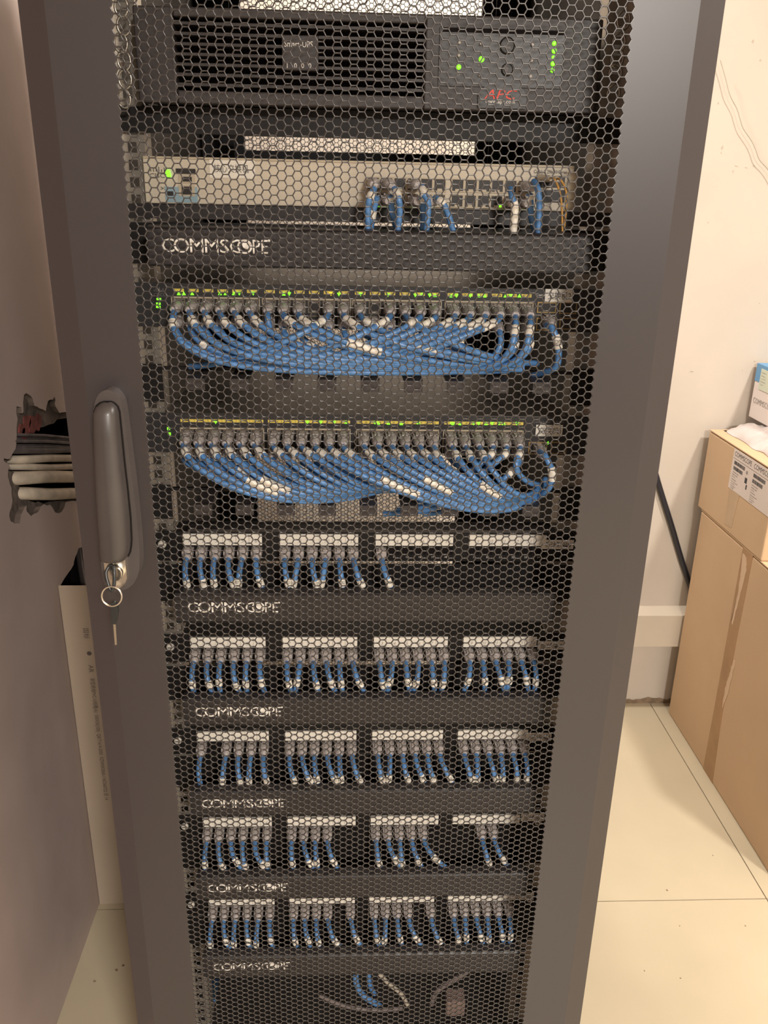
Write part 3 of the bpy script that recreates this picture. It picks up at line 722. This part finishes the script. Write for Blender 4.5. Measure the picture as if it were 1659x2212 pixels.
# ------------------------------------------------------------------ dark 48 port switches
def dark_switch(name_lab, zt, zb, strip, groups, zu, zl, leds, yellow_full):
    s_ = thing('dark_switch', (0, .12, zb), name_lab, 'network switch', 'dark 48-port switches')
    MB().box(-.2195, .2195, -.003, .25, zb, zt).build('chassis', M['swtop'], s_, bevel=.0008)
    MB().box(-.2195, .2195, -.005, -.003, zb+.0005, zt-.0005).box(-.243, -.2195, -.003, -.001, zb, zt).box(.2195, .243, -.003, -.001, zb, zt).build('front_face', M['swd'], s_)
    for gi, (g0, g1) in enumerate(groups):
        pw = (g1-g0)/5
        y = MB()
        for c in range(6):
            x = g0+c*pw; w_ = pw*(.5 if yellow_full else .36)
            y.box(x-w_+.0003, x+w_, -.0054, -.005, strip-.0016, strip+.0016)
        y.build('yellow_port_strip', M['yellow'], s_)
        n_ = MB()
        for c in range(6): put_text(n_, str(gi*12+c*2+1), (g0+c*pw-.004, -.0056, strip-.0010), XR, ZU, h=.0020); put_text(n_, str(gi*12+c*2+2), (g0+c*pw+.0015, -.0056, strip-.0010), XR, ZU, h=.0020)
        n_.build('port_numbers', M['ink'], s_)
        MB().box(g0-.0075, g1+.0075, -.0068, -.005, zu+.0068, zu+.0084).box(g0-.0080, g0-.0070, -.0068, -.005, zl-.008, zu+.0084).box(g1+.0070, g1+.0080, -.0068, -.005, zl-.008, zu+.0084).build('port_shield', M['creamd'], s_)
        for z in (zu, zl):
            for c in range(6): link('port', PORT_S, s_, loc=(g0+c*pw, -.0052-.12, z-zb))
    for (px, py, col) in leds:
        p = at(px, py, -.0056)
        up = random.random() < .5; e = .0019
        mb = MB().prism([(p.x-e, p.z-e*.8), (p.x+e, p.z-e*.8), (p.x, p.z+e)] if up else [(p.x-e, p.z+e*.8), (p.x, p.z-e), (p.x+e, p.z+e*.8)], 1, -.0062, -.005)
        mb.build('status_light', M[col], s_)
    return s_
g2 = [(-.196, -.1215), (-.1035, -.0275), (-.0105, .0665), (.0855, .1625)]
l2 = [(x, 634, 'green') for x in (386, 397, 415, 475, 487, 505, 517, 547)]+[(613, 635, 'green'), (625, 635, 'green'), (715, 635, 'amber'), (732, 636, 'green'), (779, 636, 'green'), (838, 637, 'green'), (897, 638, 'green'), (911, 636, 'green'), (928, 638, 'green'), (940, 638, 'green')] + \
     [(x, 639, 'green') for x in (975, 986, 1016, 1034, 1047, 1092, 1103, 1122)]
s2 = dark_switch('upper dark 48-port switch crowded with blue cords', 1.3665, 1.3225, 1.3595, g2, 1.3450, 1.3300, l2, False)
g1 = [(-.196, -.1215), (-.1020, -.0275), (-.0055, .0695), (.0900, .1630)]
l1 = [(466, 912, 'green'), (664, 912, 'green'), (693, 912, 'green'), (722, 912, 'green'), (748, 912, 'green'), (810, 913, 'green'), (817, 914, 'green'), (839, 914, 'green'), (867, 915, 'green'), (904, 913, 'green')] + \
     [(x, 915, 'green') for x in (976, 980, 994, 1023, 1034, 1050, 1063, 1078, 1088, 1117)]
s1 = dark_switch('lower dark 48-port switch with a white name tag at right', 1.2305, 1.1865, 1.2228, g1, 1.2070, 1.1920, l1, True)
for (px, py, w_) in ((343, 646, 4), (342, 656, 3), (342, 663, 3.5)):
    p = at(px, py, -.0055); MB().box(p.x-.0022, p.x+.0022, -.006, -.005, p.z-.001, p.z+.001).build('status_light', M['green'], s2)
for (px, py) in ((364, 926), (366, 937)):
    p = at(px, py, -.0055); MB().box(p.x-.0014, p.x+.0014, -.006, -.005, p.z-.0014, p.z+.0014).build('status_light', M['green'], s1)
p = at(1182, 957, -.006); MB().prism([(p.x-.002, p.z), (p.x+.0015, p.z-.0016), (p.x+.0015, p.z+.0016)], 1, -.0064, -.005).build('status_light', M['green'], s1)
for sw, a, b, cat_a, cat_w, body in ((s2, (1176, 652), (1238, 625), (1156, 641), .018, '交换机2'), (s1, (1156, 942), (1216, 918), (1148, 915), .036, '交换机1')):
    p, q = at(*a, -.006), at(*b, -.006)
    lb = MB().box(p.x, q.x, -.0066, -.006, p.z, q.z).build('name_label', M['label'], sw, 'white tape label with handwritten characters')
    t = MB(); put_text(t, body, (p.x+.003, -.0068, p.z+.0025), XR, ZU, w=(q.x-p.x)*.84, h=(q.z-p.z)*.62); t.build('label_text', M['ink'], lb)
    c = at(*cat_a, -.0055); t = MB(); put_text(t, 'Catalyst 2960' if sw is s1 else 'Catalyst', (c.x, -.0055, c.z), XR, ZU, w=cat_w, h=.0032); t.build('model_text', M['dimprint'] if sw is s1 else M['white'], sw)
t = MB(); p = at(333, 640, -.0055)
put_text(t, 'CISCO', (p.x, -.0056, p.z), XR, ZU, w=.0125, h=.0032)
for i, hh in enumerate((.0022, .0038, .0022, .0045, .0022, .0038, .0022)): t.box(p.x+.0002+i*.0018, p.x+.0007+i*.0018, -.0056, -.005, p.z+.0045, p.z+.0045+hh)
t.build('maker_mark', M['dimprint'], s2)
for sw, rects in ((s2, [((1161, 652), (1200, 676)), ((1209, 652), (1244, 678)), ((1159, 686), (1201, 714)), ((1209, 686), (1244, 712))]), (s1, [((1142, 954), (1180, 981)), ((1190, 954), (1222, 980))])):
    for a, b in rects:
        x0, x1, y0, y1, z0, z1 = face_box(a, b, -.005, -.0062); mb = MB().box(x0, x1, y0, y1, z0, z1, 0); mb.box(x0+.0012, x1-.0012, y0-.0004, y0, z0+.0012, z1-.0012, 1)
        mb.build('uplink_port', [M['gold'], M['portb']], sw)
# cord bundles ------------------------------------------------------------
random.seed(21)
GRP2, GRP1 = 'blue cords of the upper dark switch', 'blue cords of the lower dark switch'
def sw_cord(which, c, upper, P2d, Ys, sl, label, texts=()):
    gs = g2 if which == 2 else g1
    g0, g1_ = gs[c//6]; x = g0+(c % 6)*(g1_-g0)/5
    z = {(2, 1): 1.3450, (2, 0): 1.3300, (1, 1): 1.2070, (1, 0): 1.1920}[(which, int(upper))]
    start = Vector((x, -.030, z-.003))
    pts = [start, start+Vector((0, -.018, -.003))]+[at(a, b, Y) for (a, b), Y in zip(P2d, Ys)]
    path = bez(pts, 30)
    return cord(label, GRP2 if which == 2 else GRP1, (x, -.006, z), path, sl, r=.0033, bd=(0, 0, -.1), BL=.017, texts=texts)
def X2(c): return (387+32.2*c) if c < 6 else (584+31.8*(c-6)) if c < 12 else (779+31.8*(c-12)) if c < 18 else (978+31.2*(c-18))
def X1(c): return (408+30*c) if c < 6 else (595+29.6*(c-6)) if c < 12 else (785+29.4*(c-12)) if c < 18 else (973+28.4*(c-18))
R = random.uniform
for c in range(24):
    if c in (9, 13): continue
    x = X2(c); lab = f'blue patch cord in the {ORD[c]} upper port from the left, upper dark switch'
    f = R(-.006, .006)
    if c == 0: P = [(358, 725), (385, 812), (500, 806), (700, 806), (1000, 806), (1100, 800)]; Y = [-.062, -.066, -.062, -.058, -.05, -.03]; sl = ((.13, .19),)
    elif c < 6:
        k = c; P = [(x+4+6*k, 716), (x+18+10*k, 770+5*(3-k)), (x+150, 806-4*k), (x+330, 803-4*k), (1000, 803-3*k), (1100, 800-4*k)]; Y = [-.066+f, -.068, -.064, -.06, -.05, -.03]; sl = ((.12, .19),) if c != 3 else ((.14, .2),)
    elif c == 6: P = [(582, 700), (584, 725), (588, 745), (600, 775)]; Y = [-.05, -.045, -.03, -.01]; sl = ((.5, .72),)
    elif c < 18 and not (c in (10, 14, 16, 17)):
        k = c-6; P = [(x+18, 706), (x+70, 735), (x+150, 765-k), (min(x+260, 1040), 792-2*k), (1130, 800-2*k)]; Y = [-.066+f, -.072+f, -.07, -.06, -.03]; sl = ((R(.14, .2), R(.25, .3)),)
        if c in (8, 12, 14): sl = sl+((.52, .66),)
    elif c < 22:
        P = [(x-20, 705), (x-80, 735), (x-150, 760), (x-230, 790), (x-300, 792)]; Y = [-.068, -.076, -.07, -.055, -.02]; sl = ((R(.15, .2), R(.27, .32)),)
    else:
        P = [(x+6, 720), (x+10, 750), (x+4, 790), (x-40, 805), (x-160, 800)]; Y = [-.062, -.064, -.06, -.05, -.02]; sl = ((.22, .34),)
    sw_cord(2, c, True, P, Y, sl, lab, texts=(('50', at(577, 727, -.0535), .0045),) if c == 6 else ())
for c in range(24):
    if c in (9, 15, 20): continue
    x = X2(c); lab = f'blue patch cord in the {ORD[c]} lower port from the left, upper dark switch'
    tx = ()
    if c < 12: P = [(x+8, 735), (x+25, 770), (x+90, 795-c), (x+260, 800-2*c), (x+420, 785)]
    elif c < 18: P = [(x+20, 725), (x+60, 755), (x+130, 785), (x+210, 795), (min(x+300, 1120), 790)]
    elif c < 21: P = [(x-6, 725), (x-50, 745), (x-110, 765), (x-180, 785), (x-260, 790)]
    else: P = [(x+12, 735), (x+20, 765), (x-5, 800), (x-80, 803), (x-200, 795)]
    Y = [-.05+R(-.005, .005), -.054, -.052, -.045, -.015]
    sl = ((R(.28, .34), R(.38, .42)),) if c % 3 else ()
    sw_cord(2, c, False, P, Y, sl, lab)
# uplink cord of the upper dark switch
def free_cord(group, label, port, p2, Ys, sl, texts=()):
    q = [at(a, b, Y) for (a, b), Y in zip(p2, Ys)]
    pt = at(*port, -.008)
    return cord(label, group, pt, smooth(q, 6), sl, r=.0033, bd=(0, 0, -.1), BL=.016, texts=texts)
pD = at(1197, 744, -.0625)
free_cord(GRP2, 'blue patch cord in the gold-rimmed uplink socket at right, upper dark switch', (1180, 690), [(1180, 703), (1192, 708), (1203, 735), (1207, 765), (1198, 795), (1150, 812)], [-.032, -.05, -.055, -.055, -.05, -.02], ((.33, .52),), texts=(('D35', pD, .0045),))
for c in range(24):
    x = X1(c); lab = f'blue patch cord in the {ORD[c]} upper port from the left, lower dark switch'
    f = R(-.004, .004)
    if c < 9:
        k = c; P = [(x-2+7*k, 985), (x+20+3*k, 1040-3*k), (x+100, 1088-5*k), (max(640, x+180), 1102-5*k), (760, 1088-4*k), (860, 1046)]; Y = [-.064+f, -.069, -.07+f, -.066, -.056, -.015]; sl = ((.12, .2),)
        if c in (2, 3): sl = sl+((.45, .6),)
    elif c < 17:
        k = c-9; P = [(x+22, 985), (x+70, 1015), (x+130, 1055), (max(x+200, 930), 1095-3*k), (1040, 1132-4*k), (1165, 1120-6*k), (1172, 1045)]; Y = [-.066+f, -.073, -.074+f, -.07, -.065, -.058, -.02]; sl = ((.12, .19),)
        if c in (10, 13): sl = sl+((.42, .56),)
    elif c < 21:
        k = c-17; P = [(x+16, 990), (x+40, 1025), (x+60, 1065), (1090+12*k, 1112-8*k), (1150, 1085), (1178, 1035)]; Y = [-.066+f, -.076, -.076, -.068, -.06, -.02]; sl = ((.14, .22),)
        if c == 18: sl = sl+((.5, .66),)
    elif c == 23: P = [(x+6, 985), (x-30, 1010), (x+10, 1040), (x+40, 1055), (1180, 1045)]; Y = [-.06, -.062, -.06, -.05, -.02]; sl = ((.16, .28),)
    else: P = [(x+4, 985), (x-40, 1020), (x-85, 1050), (x-130, 1085), (x-200, 1100)]; Y = [-.06, -.06, -.056, -.05, -.02]; sl = ((.15, .25),)
    sw_cord(1, c, True, P, Y, sl, lab)
for c in range(24):
    if c in (5, 11, 14, 19, 22): continue
    x = X1(c); lab = f'blue patch cord in the {ORD[c]} lower port from the left, lower dark switch'
    if c < 11: P = [(x+12, 1000), (x+50, 1035), (x+130, 1065), (x+260, 1080-c), (870, 1045)]
    elif c < 19: P = [(x+30, 1005), (x+80, 1040), (x+130, 1075), (x+210, 1105), (1150, 1080)]
    else: P = [(x-10, 1005), (x-30, 1040), (x-50, 1075), (x-100, 1105), (x-200, 1110)]
    Y = [-.05, -.056, -.055, -.048, -.012]
    sl = ((R(.26, .32), R(.36, .4)),) if c % 2 else ()
    sw_cord(1, c, False, P, Y, sl, lab)
free_cord(GRP1, 'blue patch cord in the gold-rimmed uplink socket at right, lower dark switch', (1163, 968), [(1165, 976), (1177, 985), (1190, 1010), (1192, 1035), (1180, 1062), (1140, 1085)], [-.032, -.05, -.055, -.055, -.05, -.02], ((.4, .62),))

# ------------------------------------------------------------------ ups
up = thing('ups_unit', (0, .2, 1.53), 'charcoal rack battery backup unit with louvred front and green lights', 'battery backup')
UY = -.03
MB().box(-.2150, .2080, -.012, .40, 1.5350, 1.6060).build('case', M['upsd'], up)
GX0, GX1, GZ0, GZ1 = at(378, 120, UY).x, at(918, 120, UY).x, 1.5410, 1.6000
bz = MB()
bz.box(-.2160, GX0, UY, -.012, 1.5300, 1.6080); bz.box(GX1, .2090, UY, -.012, 1.5300, 1.6080); bz.box(GX0, GX1, UY, -.012, GZ1, 1.6080); bz.box(GX0, GX1, UY, -.012, 1.5300, GZ0)
bz.build('bezel', M['upsm'], up, bevel=.0015)
MB().box(GX0, GX1, -.014, -.012, GZ0, GZ1).build('grille_back', M['void'], up)
pz0, pz1 = at(650, 153, UY).z, at(650, 76, UY).z; px0, px1 = at(609, 110, UY).x, at(688, 110, UY).x
for i in range(7):
    z = GZ0+.0052+i*.0082
    segs = [(GX0, px0), (px1, GX1)] if pz0-.003 < z < pz1+.003 else [(GX0, GX1)]
    mb = MB()
    for a, b in segs: mb.prism([(UY+.001, z+.0010), (UY+.001, z-.0014), (-.0150, z-.0014), (-.0150, z+.0022)][::-1], 0, a, b)
    mb.build('slat', M['upsm'], up)
MB().box(px0, px1, UY-.001, -.014, pz0, pz1).build('badge_plate', M['upsm'], up, bevel=.001)
t = MB(); p = at(614, 101, UY-.0012); q = at(676, 101, UY-.0012); put_text(t, 'Smart-UPS', (p.x, UY-.0013, p.z), XR, ZU, w=q.x-p.x, h=.0050)
for i, ch in enumerate('1000'):
    p = at(620+15.5*i, 147, UY-.0012); put_text(t, ch, (p.x, UY-.0013, p.z), XR, ZU, h=.0040)
t.build('badge_text', M['white'], up)
a, b = at(950, 58, UY), at(1212, 193, UY)
MB().box(a.x, b.x, UY-.0008, UY, b.z, a.z).build('display_panel', M['upsd'], up, bevel=.0006)
MB().box(a.x+.002, b.x-.002, UY-.0010, UY-.0008, a.z-.004, a.z-.0005).build('painted_panel_shade', M['void'], up)  # shade along the panel's top edge, painted as a black strip
for px, py, col, e in ((991, 145, 'green', .0022), (1040, 128, 'green', .0026), (1197, 94, 'green', .0020), (1197, 110, 'green', .0023), (1195, 124, 'green', .0016), (1194, 138, 'green', .0021), (1193, 152, 'green', .0020),
                       (992, 92, 'ledoff', .0017), (991, 120, 'ledoff', .0016), (1038, 95, 'ledoff', .0012), (1036, 163, 'ledoff', .0014), (1150, 97, 'ledoff', .0017), (1148, 131, 'ledoff', .0018), (1146, 165, 'ledoff', .0018)):
    p = at(px, py, UY-.001)
    MB().tube([p, p+Vector((0, -.0008, 0)), p+Vector((0, -.0014, 0))], [e, e, e*.55], 12).build('indicator_light', M[col], up)
for px, py, r_ in ((1095, 99, .0072), (1095, 151, .0055)):
    p = at(px, py, UY); mb = MB(); mb.tube([p, p+Vector((0, -.0016, 0)), p+Vector((0, -.0022, 0))], [r_, r_, r_*.8], 24); mb.build('push_button', M['portb'], up)
t = MB(); p = at(1088, 106, UY); put_text(t, 'Test', (p.x-.0005, UY-.0026, p.z), XR, ZU, w=.0065, h=.0025)
p = at(1091, 155, UY); put_text(t, '0', (p.x, UY-.0026, p.z), XR, ZU, h=.0032)
for px, py, s_ in ((985, 163, '□'), (1032, 142, '△'), (1150, 112, '○'), (1142, 152, 'On'), (1038, 178, '/'), (1188, 172, '□'), (1142, 180, '○')):
    p = at(px, py, UY); put_text(t, s_, (p.x, UY-.0011, p.z), XR, ZU, h=.0032)
t.build('panel_symbols', M['greyink'], up)
arc = MB(); c = at(1083, 232, UY); P = []
for i in range(17):
    a_ = math.radians(28+124*i/16); P.append((c.x+.0255*math.cos(a_), c.z+.0225*math.sin(a_)))
P = P+[(P[-1][0], c.z-.001), (P[0][0], c.z-.001)]
arc.prism(P, 1, UY-.0018, UY-.0006); arc.build('logo_plate', M['upsd'], up)
t = MB(); p, q = at(1045, 214, UY), at(1118, 214, UY); z2 = at(1080, 194, UY).z
put_text(t, 'APC', (p.x, UY-.0021, p.z), XR, ZU, w=(q.x-p.x)*.88, h=z2-p.z, slant=.35); t.build('logo_text', M['red'], up)
t = MB(); p, q = at(1047, 226, UY), at(1111, 226, UY); put_text(t, 'www.apc.com', (p.x, UY-.0021, p.z), XR, ZU, w=q.x-p.x, h=.0034); t.build('web_text', M['white'], up)
sh = thing('equipment_shelf', (0, .1, 1.50), 'thin black shelf plate under the battery backup', 'shelf')
MB().box(-.243, .243, -.004, -.001, 1.506, 1.5290).build('front_lip', M['black'], sh)
MB().box(-.22, .22, -.004, .38, 1.5290, 1.5300).build('tray', M['black'], sh)

# ------------------------------------------------------------------ things low in the cabinet
def loose(name, pts, Y, r, m, label, cat='cable'):
    q = [at(a, b, y) for (a, b), y in zip(pts, Y if isinstance(Y, (list, tuple)) else [Y]*len(pts))]
    return tag(MB().tube(smooth(q, 5), r, 8).build(name, M[m]), label, cat)
for i in range(5):
    loose('cable_loop', [(445, 2128+i*9), (500, 2118+i*9), (570, 2112+i*9), (640, 2120+i*8), (690, 2108+i*5)], .12+.012*i, .006, 'blue', f'dim blue cable in the dark bundle under the lowest manager, {ORD[i]} from the top')['group'] = 'dim blue bundle at the cabinet bottom'
loose('loose_cord', [(768, 2098), (770, 2125), (785, 2150), (815, 2170), (850, 2190), (885, 2200), (930, 2212)], .03, .0045, 'blue', 'blue cable curving down left of the beige cords at the cabinet bottom')
loose('loose_cord', [(795, 2098), (800, 2130), (815, 2155), (845, 2175), (880, 2190), (900, 2225)], .05, .004, 'blue', 'second blue cable curving right below the lowest manager')
loose('loose_cord', [(690, 2150), (730, 2168), (770, 2178), (820, 2182), (870, 2178)], .02, .0032, 'greyc', 'grey cord sagging across the bottom centre of the cabinet')
loose('loose_cord', [(815, 2098), (840, 2125), (865, 2145), (880, 2170)], .015, .0032, 'wire', 'short beige cord dropping right below the lowest manager')
loose('loose_cord', [(1010, 2098), (975, 2120), (945, 2140), (932, 2170), (925, 2225)], .03, .004, 'greyc', 'grey cord dropping left of the pinkish adapter')
loose('loose_cord', [(430, 2110), (445, 2150), (475, 2185), (530, 2200), (600, 2198), (660, 2185)], .04, .0045, 'greyc', 'grey cord looping low at the left of the cabinet')
a, b = at(962, 2140, .03), at(1000, 2172, .03)
ad = thing('power_adapter', (a.x, .03, b.z), 'small pinkish power adapter at the cabinet bottom', 'adapter')
MB().box(a.x, b.x, .01, .035, b.z, a.z).build('housing', M['plugb'], ad, bevel=.003)
MB().tube([(b.x-.01, .03, b.z+.002), (b.x-.008, .03, b.z-.03)], .003, 8).build('lead', M['greyc'], ad)
pd = thing('lower_tray', (0, .2, .36), 'black equipment shelf low in the cabinet', 'shelf')
MB().box(-.22, .22, 0, .5, .300, .303).build('tray', M['cab'], pd)
MB().box(-.243, .243, -.003, -.001, .28, .303).build('front_lip', M['black'], pd)

# ------------------------------------------------------------------ cartons at the right
def carton(name, x0, x1, y0, y1, z0, z1, label, m='card', seam=True):
    c = thing(name, ((x0+x1)/2, (y0+y1)/2, z0), label, 'box', 'cardboard cartons stacked at the right')
    MB().box(x0, x1, y0, y1, z0, z1-.006).build('body', M[m], c, bevel=.004)
    MB().box(x0+.004, x1-.004, y0+.004, y1-.004, z1-.006, z1-.0035).build('seam', M['cardd'], c)
    mid = (x0+x1)/2
    MB().box(x0-.001, mid-.001, y0+.001, y1-.001, z1-.0035, z1).build('flap', M[m], c, bevel=.001)
    MB().box(mid+.001, x1+.001, y0+.001, y1-.001, z1-.0035, z1).build('flap', M[m], c, bevel=.001)
    return c
c1 = carton('cardboard_box', .96, 1.42, .580, 1.240, 0, .664, 'large brown cardboard box on the floor, bottom of the stack')
c2 = carton('cardboard_box', .957, 1.36, .880, 1.262, .664, .886, 'brown cardboard box with white shipping label, on the large box')
def side_quad(parent, name, pts, m, x, d=.0006):
    if name == 'torn_tape':
        fine = []
        for i in range(len(pts)):
            a, b = pts[i], pts[(i+1) % len(pts)]
            for k in range(6): fine.append((a[0]+(b[0]-a[0])*k/6+random.uniform(-.8, .8), a[1]+(b[1]-a[1])*k/6+random.uniform(-2, 2)))
        pts = fine
    q = [at(a, b, x, 0) for a, b in pts]; poly = [(v.y, v.z) for v in q]
    mb = MB().prism(poly, 0, x-d, x+.0002); return mb.build(name, M[m], parent)
side_quad(c2, 'tape', [(1577, 1045), (1600, 1060), (1580, 1140), (1566, 1132)], 'tape', .957)
side_quad(c1, 'tape', [(1606, 1180), (1628, 1195), (1560, 1545), (1538, 1700), (1518, 1665), (1545, 1520)], 'taped', .96)
side_quad(c1, 'torn_tape', [(1604, 1195), (1613, 1205), (1612, 1235), (1598, 1290), (1582, 1350), (1580, 1342), (1594, 1285), (1600, 1240)], 'scuff', .9594)
side_quad(c1, 'torn_tape', [(1585, 1425), (1589, 1427), (1572, 1500), (1560, 1530), (1566, 1490), (1575, 1460)], 'scuff', .9594)
x = .9562
lbq = MB().box(x-.0004, x, .820, 1.1015, .776, .8795)
LY = lambda y: (x-.0006, y, 0)
lab = MB().box(x-.0004, x+.0006, .881, 1.1015, .776, .8795).build('shipping_label', M['labelp'], c2, 'white shipping label with barcodes')
t = MB(); DY = (0, -1, 0); xt = x-.0006
put_text(t, 'COMMSCOPE', (xt, 1.094, .862), DY, ZU, w=.093, h=.0125); put_text(t, 'COMMSCOPE', (xt, .988, .862), DY, ZU, w=.093, h=.0125)
t.box(xt, xt+.0002, .882, 1.097, .8555, .8563)
random.seed(5)
for y0 in (1.090, .984):
    for z0, w_ in ((.842, .060), (.828, .050)):
        yv = y0
        while yv > y0-w_:
            bw = random.choice((.0008, .0013, .0018)); t.box(xt, xt+.0002, yv-bw, yv, z0-.0005, z0+.0085); yv -= bw+random.choice((.0006, .001))
    for i in range(4): put_text(t, ['CARTON ID 30716', 'MADE IN CHINA', 'QTY 24 PCS', 'P/N 760152561'][i], (xt, y0, .820-.0062*i), DY, ZU, h=.0028)
    for i in range(4): put_text(t, ['PATCH PANEL 24 PORT', 'CAT6 UTP 1U', 'DATE CODE 1207', 'LOT 0045821'][i], (xt, y0, .795-.0052*i), DY, ZU, h=.0024)
put_text(t, '@', (xt, 1.022, .836), DY, ZU, h=.010); t.box(xt, xt+.0002, 1.006, 1.012, .800, .812); t.box(xt, xt+.0002, 1.010, 1.022, .814, .828)
t.build('label_print', M['ink'], lab)
# plastic bag between the boxes
WZ0 = at(1622, 899, 1.275).z
bg = MB(); NX, NY = 22, 22; vs = []; random.seed(9)
from mathutils import noise as mn
for j in range(NY+1):
    for i in range(NX+1):
        u, v = i/NX*2-1, j/NY*2-1; rr = max(abs(u), abs(v))
        x_ = 1.125+u*.135; y_ = 1.075+v*.175
        e = (1-rr**4); n_ = mn.noise(Vector((x_*22, y_*22, 1)))*.014+mn.noise(Vector((x_*60, y_*60, 4)))*.006
        vs.append((x_+n_*.8, y_+n_, .887+max(0, e)*(WZ0-.887)*1.02+n_*(.3+e)*.9))
top = vs[:]; o = len(top); vs = top+[(a_, b_, .887) for a_, b_, c_ in top]
fs = []; w_ = NX+1
for j in range(NY):
    for i in range(NX):
        q = j*w_+i; fs.append((q, q+1, q+w_+1, q+w_)); fs.append((o+q, o+q+w_, o+q+w_+1, o+q+1))
for i in range(NX):
    fs.append((i, o+i, o+i+1, i+1)); q = NY*w_+i; fs.append((q, q+1, o+q+1, o+q))
for j in range(NY):
    q = j*w_; fs.append((q, q+w_, o+q+w_, o+q)); q = j*w_+NX; fs.append((q, o+q, o+q+w_, q+w_))
vs = [(a_, b_, max(c_, .887)) for a_, b_, c_ in vs]
bg.add(vs, fs, 0, True); tag(bg.build('plastic_bag', M['bag']), 'crumpled grey plastic bag squashed under the small white box', 'bag')
wa, wb_ = at(1640, 785, 1.275), at(1622, 899, 1.275); WX, WT, WZ = wa.x-.004, wa.z, wb_.z; WY0, WY1 = 1.04, 1.275
wbx = thing('product_box', (WX+.09, 1.16, WZ), 'small white printed box with blue top lying on the plastic bag', 'box')
MB().box(WX, WX+.19, WY0, WY1, WZ, WT).build('carton', M['wbox'], wbx, bevel=.002)
MB().box(WX-.0012, WX, WY0, WY1-.001, WT-.045, WT+.0008).box(WX, WX+.19, WY0, WY1, WT+.0001, WT+.0012).build('blue_top', M['cyan'], wbx)
MB().box(WX-.002, WX-.0012, WY0, WY1-.03, WT-.062, WT-.008).build('sticker', M['pale'], wbx, 'pale green sticker')
t = MB(); put_text(t, 'COMMSCOPE', (WX-.0007, WY1-.012, WT-.102), DY, ZU, w=.11, h=.015)
for i in range(5): put_text(t, ['GigaSPEED XL', 'Solutions', 'Cat 6 UTP', 'Information', 'Outlets'][i], (WX-.0022, WY1-.036, WT-.020-.0075*i), DY, ZU, h=.004)
t.build('box_print', M['greyink'], wbx)
